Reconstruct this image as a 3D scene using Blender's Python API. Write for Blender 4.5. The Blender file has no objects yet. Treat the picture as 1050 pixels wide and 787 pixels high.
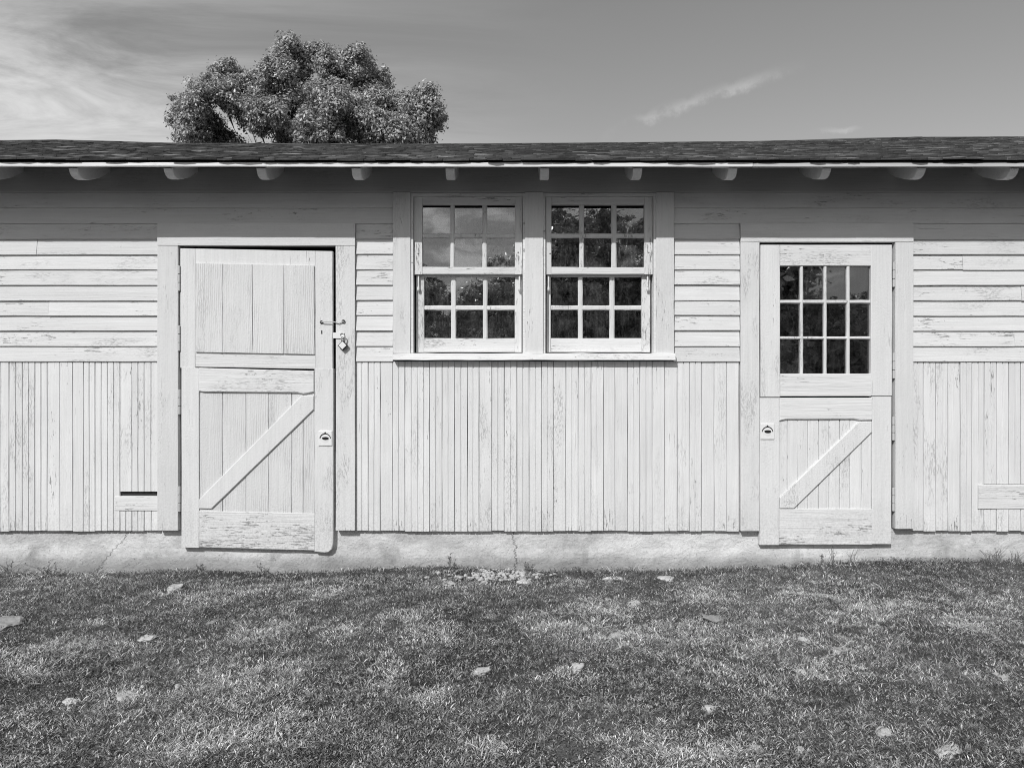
import bpy, bmesh, math, random
import numpy as np
from mathutils import Vector, Matrix, Euler

random.seed(7)
rng = np.random.default_rng(11)
S = bpy.context.scene
C = S.collection
R = math.radians

# ------------------------------------------------------------------ camera
CAM_D, CAM_Z, F = 5.1, 1.19, 790.0          # metres to the wall, lens height over the wall foot, focal length in photo pixels
PXM = F / CAM_D                              # photo pixels per metre on the wall plane
cam = bpy.data.cameras.new('camera')
cam.sensor_width = 36.0
cam.lens = 36.0 * F / 1050.0
cam.clip_end = 3000
co = bpy.data.objects.new('camera', cam)
co.location = (0, -CAM_D, CAM_Z)
co.rotation_euler = (R(90), 0, 0)
C.objects.link(co)
S.camera = co

# ------------------------------------------------------------------ sky
SUN_EL, SUN_AZ = R(38.2), R(25.0)            # the sun stands behind the camera, 25 degrees to its left
W = bpy.data.worlds.new('World')
S.world = W
W.use_nodes = True
nt = W.node_tree
nt.nodes.clear()


def N(tree, kind, **kw):
    n = tree.nodes.new(kind)
    for k, v in kw.items():
        if k.startswith('i_'):
            n.inputs[k[2:].replace('_', ' ')].default_value = v
        else:
            setattr(n, k, v)
    return n


def math_node(tree, op, a, b=None, c=None, clamp=False):
    n = tree.nodes.new('ShaderNodeMath')
    n.operation = op
    n.use_clamp = clamp
    for k, v in enumerate((a, b, c)):
        if v is None:
            continue
        if isinstance(v, (int, float)):
            n.inputs[k].default_value = v
        else:
            tree.links.new(v, n.inputs[k])
    return n.outputs[0]


def smooth(tree, v, a, b):
    n = tree.nodes.new('ShaderNodeMapRange')
    n.interpolation_type = 'SMOOTHSTEP'
    n.inputs[1].default_value = a
    n.inputs[2].default_value = b
    tree.links.new(v, n.inputs[0])
    return n.outputs[0]


sky = N(nt, 'ShaderNodeTexSky', sky_type='NISHITA', sun_disc=False)
sky.sun_elevation = SUN_EL
sky.sun_rotation = math.pi + SUN_AZ
bw = N(nt, 'ShaderNodeRGBToBW')
nt.links.new(sky.outputs[0], bw.inputs[0])
tc = N(nt, 'ShaderNodeTexCoord')
sep = N(nt, 'ShaderNodeSeparateXYZ')
nt.links.new(tc.outputs['Generated'], sep.inputs[0])
dx, dy, dz = sep.outputs
zc = math_node(nt, 'ADD', math_node(nt, 'MAXIMUM', dz, 0.0), 0.06)
pu = math_node(nt, 'DIVIDE', dx, zc)
pv = math_node(nt, 'DIVIDE', dy, zc)
cmb = N(nt, 'ShaderNodeCombineXYZ')
nt.links.new(pu, cmb.inputs[0])
nt.links.new(pv, cmb.inputs[1])
mp = N(nt, 'ShaderNodeMapping')
mp.inputs['Rotation'].default_value = (0, 0, R(-38))
mp.inputs['Scale'].default_value = (0.75, 1.7, 1)
nt.links.new(cmb.outputs[0], mp.inputs[0])
n1 = N(nt, 'ShaderNodeTexNoise', i_Scale=1.25, i_Detail=11.0, i_Roughness=0.64, i_Distortion=1.1)
nt.links.new(mp.outputs[0], n1.inputs[0])
n2 = N(nt, 'ShaderNodeTexNoise', i_Scale=0.36, i_Detail=3.0)
nt.links.new(cmb.outputs[0], n2.inputs[0])
# cirrus thickens towards the left of the frame and behind, clear to the right
side = smooth(nt, math_node(nt, 'ADD', math_node(nt, 'MULTIPLY', dx, -1.0), math_node(nt, 'MULTIPLY', dy, -0.6)), -0.70, 0.0)
veil = math_node(nt, 'MULTIPLY', smooth(nt, n1.outputs[0], 0.28, 0.66), side)
veil = math_node(nt, 'MULTIPLY', veil, smooth(nt, n2.outputs[0], 0.18, 0.50))
# the cirrus thins higher up; broken low cloud stands in the half of the sky behind the camera
veil = math_node(nt, 'MULTIPLY', veil, math_node(nt, 'ADD', 0.35, math_node(nt, 'MULTIPLY', smooth(nt, dz, 0.41, 0.30), 0.65)))
mp3 = N(nt, 'ShaderNodeMapping')
mp3.inputs['Scale'].default_value = (5.0, 5.0, 15.0)
mp3.inputs['Location'].default_value = (0.35, 0.0, 0.6)
mp3.inputs['Rotation'].default_value = (0, R(14), 0)
nt.links.new(tc.outputs['Generated'], mp3.inputs[0])
n3 = N(nt, 'ShaderNodeTexNoise', i_Scale=1.6, i_Detail=7.0, i_Roughness=0.6, i_Distortion=0.5)
nt.links.new(mp3.outputs[0], n3.inputs[0])
bank = math_node(nt, 'MULTIPLY', smooth(nt, n3.outputs[0], 0.44, 0.60), smooth(nt, dy, 0.05, -0.35))
veil = math_node(nt, 'MULTIPLY', veil, math_node(nt, 'SUBTRACT', 1.0, math_node(nt, 'MULTIPLY', smooth(nt, dy, 0.05, -0.35), 0.85)))
# one thin wisp low on the right, and a small one beside it
dyp = math_node(nt, 'MAXIMUM', dy, 0.02)
su = math_node(nt, 'DIVIDE', dx, dyp)
sv = math_node(nt, 'DIVIDE', dz, dyp)
nw = N(nt, 'ShaderNodeTexNoise', i_Scale=26.0, i_Detail=6.0, i_Roughness=0.65)
nt.links.new(tc.outputs['Generated'], nw.inputs[0])
wob = math_node(nt, 'MULTIPLY', math_node(nt, 'SUBTRACT', nw.outputs[0], 0.5), 0.036)


def wisp(u0, v0, u1, v1, width, curve):
    t = math_node(nt, 'DIVIDE', math_node(nt, 'SUBTRACT', su, u0), u1 - u0)
    tcl = math_node(nt, 'MINIMUM', math_node(nt, 'MAXIMUM', t, 0.0), 1.0)
    arc = math_node(nt, 'MULTIPLY', math_node(nt, 'MULTIPLY', tcl, math_node(nt, 'SUBTRACT', 1.0, tcl)), curve)
    line = math_node(nt, 'ADD', math_node(nt, 'ADD', math_node(nt, 'MULTIPLY', t, v1 - v0), v0), arc)
    d = math_node(nt, 'ABSOLUTE', math_node(nt, 'ADD', math_node(nt, 'SUBTRACT', sv, line), wob))
    across = smooth(nt, d, width, 0.0)
    along = math_node(nt, 'MULTIPLY', smooth(nt, t, -0.05, 0.25), smooth(nt, t, 1.1, 0.7))
    return math_node(nt, 'MULTIPLY', across, along)


def uv(px, py):
    return (px - 525) / F, (393.5 - py) / F


w1 = wisp(*uv(618, 140), *uv(815, 70), 0.013, 0.012)
w2 = wisp(*uv(832, 138), *uv(882, 130), 0.006, 0.0)
wsum = math_node(nt, 'MULTIPLY', math_node(nt, 'MAXIMUM', w1, w2), smooth(nt, nw.outputs[0], 0.3, 0.7))
cl = math_node(nt, 'MAXIMUM', veil, math_node(nt, 'MULTIPLY', wsum, 0.40), clamp=True)
skyv = math_node(nt, 'MINIMUM', math_node(nt, 'MULTIPLY', bw.outputs[0], 1.0), 4.0)
CLOUD = 6.2
mixv = N(nt, 'ShaderNodeMix', data_type='FLOAT')
nt.links.new(cl, mixv.inputs[0])
nt.links.new(skyv, mixv.inputs[2])
mixv.inputs[3].default_value = CLOUD
mixb = N(nt, 'ShaderNodeMix', data_type='FLOAT')
nt.links.new(bank, mixb.inputs[0])
nt.links.new(mixv.outputs[0], mixb.inputs[2])
mixb.inputs[3].default_value = 8.0
bg = N(nt, 'ShaderNodeBackground')
bg.inputs['Strength'].default_value = 0.12
nt.links.new(mixb.outputs[0], bg.inputs['Color'])
wo = N(nt, 'ShaderNodeOutputWorld')
nt.links.new(bg.outputs[0], wo.inputs[0])

# ------------------------------------------------------------------ sun
sl = bpy.data.lights.new('sun', 'SUN')
sl.energy = 3.35
sl.angle = R(0.53)
sl.color = (1, 1, 1)                          # the photograph is black and white
so = bpy.data.objects.new('sun', sl)
sdir = Vector((-math.sin(SUN_AZ) * math.cos(SUN_EL), -math.cos(SUN_AZ) * math.cos(SUN_EL), math.sin(SUN_EL)))
so.rotation_euler = sdir.to_track_quat('Z', 'Y').to_euler()
so.location = (-4, -8, 9)
C.objects.link(so)

S.view_settings.view_transform = 'Standard'
S.view_settings.look = 'None'
S.view_settings.exposure = 0.0
S.view_settings.gamma = 1.0
S.render.engine = 'CYCLES'
S.cycles.use_denoising = True
S.cycles.denoising_prefilter = 'NONE'
S.cycles.max_bounces = 8
S.cycles.transparent_max_bounces = 12
S.cycles.sample_clamp_indirect = 6.0
S.cycles.adaptive_threshold = 0.005
S.cycles.filter_width = 1.0

# ------------------------------------------------------------------ helpers


def X(px):
    return (px - 525) / PXM


def Z(py):
    return CAM_Z + (393.5 - py) / PXM


def prop(o, label=None, cat=None, group=None, kind=None):
    for k, v in (('label', label), ('category', cat), ('group', group), ('kind', kind)):
        if v:
            o[k] = v
    return o


def wpos(o):
    p = Vector((0, 0, 0))
    while o is not None:
        p += Vector(o.location)
        o = o.parent
    return p


def empty(name, loc=(0, 0, 0), parent=None):
    o = bpy.data.objects.new(name, None)
    o.empty_display_size = 0.1
    C.objects.link(o)
    o.location = Vector(loc)
    if parent:
        o.location = Vector(loc) - wpos(parent)
        o.parent = parent
    return o


def mesh_obj(name, verts, faces, mat, parent=None, origin=None, smooth_shade=False, xf=None):
    """one mesh object from world-space vertices"""
    v = np.array(verts, dtype=float)
    if xf is not None:
        v = np.array([xf(p) for p in v])
    if origin is None:
        origin = (v.min(0) + v.max(0)) / 2
    origin = np.array(origin, dtype=float)
    me = bpy.data.meshes.new(name)
    me.from_pydata((v - origin).tolist(), [], faces)
    if smooth_shade:
        me.polygons.foreach_set('use_smooth', [True] * len(me.polygons))
    me.materials.append(mat)
    me.update()
    o = bpy.data.objects.new(name, me)
    C.objects.link(o)
    o.location = Vector(origin)
    if parent:
        o.location = Vector(origin) - wpos(parent)
        o.parent = parent
    return o


def bulk(name, verts, quads, mat, parent=None, attr=None, tris=False, smooth_shade=False):
    """large mesh straight from numpy arrays"""
    me = bpy.data.meshes.new(name)
    k = quads.shape[1]
    me.vertices.add(len(verts))
    me.vertices.foreach_set('co', np.ascontiguousarray(verts, dtype=np.float32).ravel())
    me.loops.add(quads.size)
    me.loops.foreach_set('vertex_index', np.ascontiguousarray(quads, dtype=np.int32).ravel())
    me.polygons.add(len(quads))
    me.polygons.foreach_set('loop_start', np.arange(0, quads.size, k, dtype=np.int32))
    me.polygons.foreach_set('loop_total', np.full(len(quads), k, dtype=np.int32))
    if smooth_shade:
        me.polygons.foreach_set('use_smooth', np.ones(len(quads), dtype=bool))
    if attr is not None:
        a = me.attributes.new('tone', 'FLOAT', 'POINT')
        a.data.foreach_set('value', np.ascontiguousarray(attr, dtype=np.float32))
    me.materials.append(mat)
    me.update()
    me.validate()
    o = bpy.data.objects.new(name, me)
    C.objects.link(o)
    if parent:
        o.location = -wpos(parent)
        o.parent = parent
    return o


def sweep(section, axis, positions, jit=0.0, seed=0):
    """extrude a closed 2-D section along an axis ('x': section is (y,z), 'z': section is (x,y)) with wobbling edges"""
    r = random.Random(seed)
    n = len(section)
    verts, faces = [], []
    for k, p in enumerate(positions):
        for (a, b) in section:
            ja, jb = r.gauss(0, jit), r.gauss(0, jit * 0.5)
            if axis == 'x':
                verts.append((p, a + jb, b + ja))
            else:
                verts.append((a + ja, b + jb, p))
    for k in range(len(positions) - 1):
        for i in range(n):
            j = (i + 1) % n
            faces.append((k * n + i, k * n + j, (k + 1) * n + j, (k + 1) * n + i))
    faces.append(tuple(range(n))[::-1])
    faces.append(tuple((len(positions) - 1) * n + i for i in range(n)))
    return verts, faces


def fix_normals(o):
    bm = bmesh.new()
    bm.from_mesh(o.data)
    bmesh.ops.recalc_face_normals(bm, faces=bm.faces)
    bm.to_mesh(o.data)
    bm.free()
    return o


def spaced(a, b, step):
    n = max(1, int(round((b - a) / step)))
    return [a + (b - a) * k / n for k in range(n + 1)]


_sd = [0]


def vboard(name, x0, x1, z0, z1, yf, yb, mat, parent, bev=0.003, groove=False, jit=0.0007, xf=None, step=0.22):
    """upright board, grain along z; groove adds a bead line down its middle"""
    _sd[0] += 1
    b = bev
    sec = [(x0, yb), (x0, yf + b), (x0 + b, yf)]
    if groove:
        m = (x0 + x1) / 2
        sec += [(m - 0.0038, yf), (m - 0.0010, yf + 0.0065), (m + 0.0010, yf + 0.0065), (m + 0.0038, yf)]
    sec += [(x1 - b, yf), (x1, yf + b), (x1, yb)]
    v, f = sweep(sec, 'z', spaced(z0, z1, step), jit, _sd[0])
    return fix_normals(mesh_obj(name, v, f, mat, parent, xf=xf))


def hboard(name, x0, x1, z0, z1, yf, yb, mat, parent, bev=0.003, tilt=0.0, jit=0.0007, xf=None, step=0.22):
    """level board, grain along x; tilt sets its top edge back like a clapboard"""
    _sd[0] += 1
    b = bev
    sec = [(yb, z0), (yf + b, z0), (yf, z0 + b), (yf + tilt, z1 - b), (yf + tilt + b, z1), (yb, z1)]
    v, f = sweep(sec, 'x', spaced(x0, x1, step), jit, _sd[0])
    return fix_normals(mesh_obj(name, v, f, mat, parent, xf=xf))


def prism(name, poly, yf, yb, mat, parent, bev=0.004, xf=None):
    """outline in the wall plane (x,z), with thickness and a chamfered front edge"""
    n = len(poly)
    cx = sum(p[0] for p in poly) / n
    cz = sum(p[1] for p in poly) / n
    verts = [(p[0], yb, p[1]) for p in poly] + [(p[0], yf + bev, p[1]) for p in poly]
    for i, p in enumerate(poly):
        a, c = poly[i - 1], poly[(i + 1) % n]
        d1 = Vector((a[0] - p[0], a[1] - p[1])).normalized()
        d2 = Vector((c[0] - p[0], c[1] - p[1])).normalized()
        d = (d1 + d2)
        if d.length < 1e-4:
            d = Vector((cx - p[0], cz - p[1]))
        d = d.normalized() * bev * 1.4
        if d.x * (cx - p[0]) + d.y * (cz - p[1]) < 0:
            d = -d
        verts.append((p[0] + d.x, yf, p[1] + d.y))
    faces = [tuple(range(n)), tuple(range(2 * n, 3 * n))[::-1]]
    for r in (0, 1):
        for i in range(n):
            j = (i + 1) % n
            faces.append((r * n + i, r * n + j, (r + 1) * n + j, (r + 1) * n + i))
    return fix_normals(mesh_obj(name, verts, faces, mat, parent, xf=xf))


def boxes(bl):
    v, f = [], []
    for (x0, x1, y0, y1, z0, z1) in bl:
        s = len(v)
        v += [(x0, y0, z0), (x1, y0, z0), (x1, y1, z0), (x0, y1, z0), (x0, y0, z1), (x1, y0, z1), (x1, y1, z1), (x0, y1, z1)]
        f += [tuple(s + i for i in q) for q in ((3, 2, 1, 0), (4, 5, 6, 7), (0, 1, 5, 4), (1, 2, 6, 5), (2, 3, 7, 6), (3, 0, 4, 7))]
    return v, f


def tube(pts, radii, n=8):
    """closed tube along points"""
    pts = [Vector(p) for p in pts]
    if isinstance(radii, (int, float)):
        radii = [radii] * len(pts)
    v, f = [], []
    up = Vector((0.31, 0.2, 0.93))
    for k, p in enumerate(pts):
        t = (pts[min(k + 1, len(pts) - 1)] - pts[max(k - 1, 0)]).normalized()
        a = t.cross(up)
        if a.length < 0.05:
            a = t.cross(Vector((1, 0, 0)))
        a.normalize()
        b = t.cross(a)
        for i in range(n):
            w = 2 * math.pi * i / n
            v.append(tuple(p + (a * math.cos(w) + b * math.sin(w)) * radii[k]))
    for k in range(len(pts) - 1):
        for i in range(n):
            j = (i + 1) % n
            f.append((k * n + i, k * n + j, (k + 1) * n + j, (k + 1) * n + i))
    f.append(tuple(range(n))[::-1])
    f.append(tuple((len(pts) - 1) * n + i for i in range(n)))
    return v, f


def merge(*parts):
    v, f = [], []
    for (a, b) in parts:
        s = len(v)
        v += list(a)
        f += [tuple(s + i for i in q) for q in b]
    return v, f


def _hash(ix, iy, seed):
    h = (ix * 374761393 + iy * 668265263 + seed * 982451653) & 0xFFFFFFFF
    h = ((h ^ (h >> 13)) * 1274126177) & 0xFFFFFFFF
    return ((h ^ (h >> 16)) & 0xFFFF) / 65535.0


def vnoise(x, y, seed=0, octaves=3, scale=1.0):
    x = np.asarray(x, dtype=float) * scale
    y = np.asarray(y, dtype=float) * scale
    out, amp, tot = 0.0, 1.0, 0.0
    for o in range(octaves):
        xi, yi = np.floor(x).astype(np.int64), np.floor(y).astype(np.int64)
        fx, fy = x - xi, y - yi
        fx, fy = fx * fx * (3 - 2 * fx), fy * fy * (3 - 2 * fy)
        s = seed + o * 17
        a = _hash(xi, yi, s) * (1 - fx) + _hash(xi + 1, yi, s) * fx
        b = _hash(xi, yi + 1, s) * (1 - fx) + _hash(xi + 1, yi + 1, s) * fx
        out = out + amp * (a * (1 - fy) + b * fy)
        tot += amp
        amp *= 0.5
        x, y = x * 2.03 + 5.1, y * 2.03 + 9.7
    return out / tot


# ------------------------------------------------------------------ materials


def new_mat(name):
    m = bpy.data.materials.new(name)
    m.use_nodes = True
    t = m.node_tree
    p = t.nodes['Principled BSDF']
    return m, t, p


def grey(v):
    return (v, v, v, 1)


def mixf(t, fac, a, b):
    n = t.nodes.new('ShaderNodeMix')
    n.data_type = 'FLOAT'
    for k, v in ((0, fac), (2, a), (3, b)):
        if isinstance(v, (int, float)):
            n.inputs[k].default_value = v
        else:
            t.links.new(v, n.inputs[k])
    return n.outputs[0]


def obj_coords(t):
    """object space plus a random shift per object, so that no two boards repeat"""
    tc = t.nodes.new('ShaderNodeTexCoord')
    oi = t.nodes.new('ShaderNodeObjectInfo')
    va = t.nodes.new('ShaderNodeVectorMath')
    va.operation = 'ADD'
    cm = t.nodes.new('ShaderNodeCombineXYZ')
    for k, s in enumerate((53.0, 31.0, 71.0)):
        t.links.new(math_node(t, 'MULTIPLY', oi.outputs['Random'], s), cm.inputs[k])
    t.links.new(tc.outputs['Object'], va.inputs[0])
    t.links.new(cm.outputs[0], va.inputs[1])
    return va.outputs[0], oi.outputs['Random']


def noise(t, vec, scale, detail=4.0, rough=0.55, stretch=None, dist=0.0):
    n = t.nodes.new('ShaderNodeTexNoise')
    n.inputs['Scale'].default_value = scale
    n.inputs['Detail'].default_value = detail
    n.inputs['Roughness'].default_value = rough
    n.inputs['Distortion'].default_value = dist
    if stretch:
        m = t.nodes.new('ShaderNodeMapping')
        m.inputs['Scale'].default_value = stretch
        t.links.new(vec, m.inputs[0])
        vec = m.outputs[0]
    t.links.new(vec, n.inputs[0])
    return n.outputs[0]


def paint(name, base=0.70, axis='z', grain=0.6, peel=0.35, stipple=0.3, bare=0.30, spread=0.10, dirt=0.14, rings=0.0):
    """old white oil paint on wood: grain relief, chips down to grey wood, brush stipple, dirt"""
    m, t, p = new_mat(name)
    vec, rnd = obj_coords(t)
    st = {'z': (34, 34, 1.3), 'x': (1.3, 34, 34), 'n': (9, 9, 9)}[axis]
    st2 = {'z': (150, 150, 4), 'x': (4, 150, 150), 'n': (60, 60, 60)}[axis]
    g1 = noise(t, vec, 1.0, 5, 0.6, st, 0.6)
    g2 = noise(t, vec, 1.0, 3, 0.6, st2, 0.3)
    sp = noise(t, vec, 240.0, 2, 0.5)
    sp2 = noise(t, vec, 85.0, 3, 0.55)
    big = noise(t, vec, 2.6, 4, 0.6)
    # chips follow the grain
    stp = {'z': (120, 120, 15), 'x': (15, 120, 120), 'n': (30, 30, 30)}[axis]
    ch = noise(t, vec, 1.0, 7, 0.74, stp, 0.5)
    area = noise(t, vec, 3.1, 3, 0.5, {'z': (2.2, 2.2, 0.8), 'x': (0.8, 2.2, 2.2), 'n': (1, 1, 1)}[axis])
    thr = math_node(t, 'ADD', ch, math_node(t, 'MULTIPLY', math_node(t, 'SUBTRACT', area, 0.5), 0.55))
    # wood near the ground has lost more of its paint
    ge = t.nodes.new('ShaderNodeNewGeometry')
    gs = t.nodes.new('ShaderNodeSeparateXYZ')
    t.links.new(ge.outputs['Position'], gs.inputs[0])
    low = smooth(t, gs.outputs[2], 0.42, 0.12)
    thr = math_node(t, 'ADD', thr, math_node(t, 'MULTIPLY', low, 0.075))
    lim = 0.755 - 0.16 * peel
    chip = smooth(t, thr, lim, lim + 0.05)
    # thin cracks along the grain
    area2 = noise(t, vec, 4.3, 4, 0.6, {'z': (2.4, 2.4, 0.7), 'x': (0.7, 2.4, 2.4), 'n': (1, 1, 1)}[axis])
    fl = noise(t, vec, 1.0, 5, 0.7, {'z': (210, 210, 34), 'x': (34, 210, 210), 'n': (110, 110, 110)}[axis])
    flake = math_node(t, 'MULTIPLY', smooth(t, fl, 0.50, 0.64), smooth(t, area2, 0.46, 0.66))
    r2 = math_node(t, 'FRACT', math_node(t, 'MULTIPLY', rnd, 7.31))
    flake = math_node(t, 'MULTIPLY', flake, math_node(t, 'ADD', 0.12, math_node(t, 'MULTIPLY', math_node(t, 'MULTIPLY', r2, r2), 1.5)), clamp=True)
    crack = math_node(t, 'MULTIPLY', smooth(t, g2, 0.665, 0.72), smooth(t, area, 0.42, 0.66))
    tone = math_node(t, 'ADD', base - spread * 0.5 * base, math_node(t, 'MULTIPLY', rnd, spread * base))
    tone = math_node(t, 'MULTIPLY', tone, math_node(t, 'ADD', 1.0 - dirt * 0.75, math_node(t, 'MULTIPLY', big, dirt * 1.5)))
    tone = math_node(t, 'MULTIPLY', tone, math_node(t, 'ADD', 0.80, math_node(t, 'MULTIPLY', math_node(t, 'ADD', g1, g2), 0.20)))
    woodc = math_node(t, 'MULTIPLY', math_node(t, 'ADD', 0.55, math_node(t, 'MULTIPLY', g2, 0.9)), bare)
    splash = math_node(t, 'MULTIPLY', smooth(t, gs.outputs[2], 0.50, 0.16), smooth(t, sp2, 0.40, 0.66))
    tone = math_node(t, 'MULTIPLY', tone, math_node(t, 'SUBTRACT', 1.0, math_node(t, 'MULTIPLY', splash, 0.16)))
    v = mixf(t, chip, tone, woodc)
    v = mixf(t, math_node(t, 'MULTIPLY', flake, min(0.85, 0.25 + peel * 0.7)), v, bare * 1.05)
    v = mixf(t, math_node(t, 'MULTIPLY', crack, 0.62), v, bare * 0.5)
    t.links.new(v, p.inputs['Base Color'])
    p.inputs['Roughness'].default_value = 0.62
    p.inputs['Specular IOR Level'].default_value = 0.3
    h = math_node(t, 'MULTIPLY', g1, grain * 1.4)
    if rings:
        mp_ = t.nodes.new('ShaderNodeMapping')
        mp_.inputs['Scale'].default_value = (1, 1, 0.16)
        t.links.new(vec, mp_.inputs[0])
        wv = N(t, 'ShaderNodeTexWave', wave_type='RINGS', rings_direction='Y', i_Scale=26.0, i_Distortion=5.0, i_Detail=3.0, i_Detail_Scale=1.4)
        t.links.new(mp_.outputs[0], wv.inputs[0])
        h = math_node(t, 'ADD', h, math_node(t, 'MULTIPLY', math_node(t, 'MULTIPLY', wv.outputs['Fac'], smooth(t, area, 0.36, 0.6)), rings))
    h = math_node(t, 'ADD', h, math_node(t, 'MULTIPLY', g2, grain * 0.55))
    h = math_node(t, 'ADD', h, math_node(t, 'MULTIPLY', sp, stipple * 0.35))
    h = math_node(t, 'ADD', h, math_node(t, 'MULTIPLY', sp2, stipple * 0.9))
    h = math_node(t, 'SUBTRACT', h, math_node(t, 'MULTIPLY', chip, 0.55))
    h = math_node(t, 'SUBTRACT', h, math_node(t, 'MULTIPLY', crack, 0.5))
    h = math_node(t, 'SUBTRACT', h, math_node(t, 'MULTIPLY', flake, 0.3))
    b = N(t, 'ShaderNodeBump', i_Strength=1.0, i_Distance=0.0034)
    t.links.new(h, b.inputs['Height'])
    t.links.new(b.outputs[0], p.inputs['Normal'])
    return m


M = {}
M['bead'] = paint('paint_bead_board', 0.70, 'z', 0.6, 0.45, 0.26, 0.36, 0.07, 0.16)
M['clap'] = paint('paint_clapboard', 0.64, 'x', 0.65, 0.62, 0.22, 0.40, 0.10, 0.10)
M['casing'] = paint('paint_casing', 0.645, 'z', 0.35, 0.25, 0.5, 0.36, 0.05, 0.14)
M['casing_head'] = paint('paint_casing_head', 0.645, 'x', 0.35, 0.25, 0.5, 0.36, 0.05, 0.12)
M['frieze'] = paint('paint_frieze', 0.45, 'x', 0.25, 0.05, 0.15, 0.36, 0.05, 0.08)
M['doorplank'] = paint('paint_door_plank', 0.64, 'z', 0.55, 0.12, 0.65, 0.36, 0.06, 0.10, 0.5)
M['stile'] = paint('paint_door_stile', 0.68, 'z', 0.30, 0.15, 0.55, 0.36, 0.05, 0.12)
M['rail'] = paint('paint_door_rail', 0.68, 'x', 1.05, 0.62, 0.15, 0.36, 0.06, 0.10)
M['sash'] = paint('paint_sash', 0.66, 'z', 0.45, 0.72, 0.20, 0.30, 0.08, 0.14)
M['sashrail'] = paint('paint_sash_rail', 0.68, 'x', 0.75, 0.70, 0.15, 0.32, 0.06, 0.12)
M['sill'] = paint('paint_sill', 0.72, 'x', 0.85, 0.55, 0.15, 0.36, 0.04, 0.12)
M['rafter'] = paint('paint_rafter', 0.62, 'n', 0.30, 0.5, 0.30, 0.36, 0.20, 0.20)
M['fascia'] = paint('paint_fascia', 0.80, 'x', 0.20, 0.10, 0.05, 0.5, 0.30, 0.05)


def simple(name, v, rough=0.7, metal=0.0, bump=0.0, scale=60.0, var=0.3):
    m, t, p = new_mat(name)
    vec, rnd = obj_coords(t)
    n = noise(t, vec, scale, 5, 0.6)
    t.links.new(math_node(t, 'MULTIPLY', math_node(t, 'ADD', 1 - var * 0.5, math_node(t, 'MULTIPLY', n, var)), v), p.inputs['Base Color'])
    p.inputs['Roughness'].default_value = rough
    p.inputs['Metallic'].default_value = metal
    if bump:
        b = N(t, 'ShaderNodeBump', i_Strength=1.0, i_Distance=bump)
        t.links.new(n, b.inputs['Height'])
        t.links.new(b.outputs[0], p.inputs['Normal'])
    return m


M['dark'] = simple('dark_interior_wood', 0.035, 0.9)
M['sheath'] = simple('shade_dark_sheathing', 0.03, 0.9)  # shade of the slot, seams and eave gap is put into this colour
M['iron'] = simple('dark_iron', 0.06, 0.5, 0.6, 0.0004, 300)
M['steel'] = simple('grey_steel', 0.62, 0.38, 0.85, 0.0002, 300)
M['hinge'] = simple('painted_hinge', 0.50, 0.5, 0.1, 0.0006, 220)
M['plate'] = simple('painted_lock_plate', 0.74, 0.5, 0.0, 0.0004, 260)
M['black'] = simple('hole_shade_black', 0.006, 0.9)  # black that stands for the shade inside the finger holes
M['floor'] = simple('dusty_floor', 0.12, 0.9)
M['board_inside'] = simple('pale_board', 0.45, 0.8)


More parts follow.
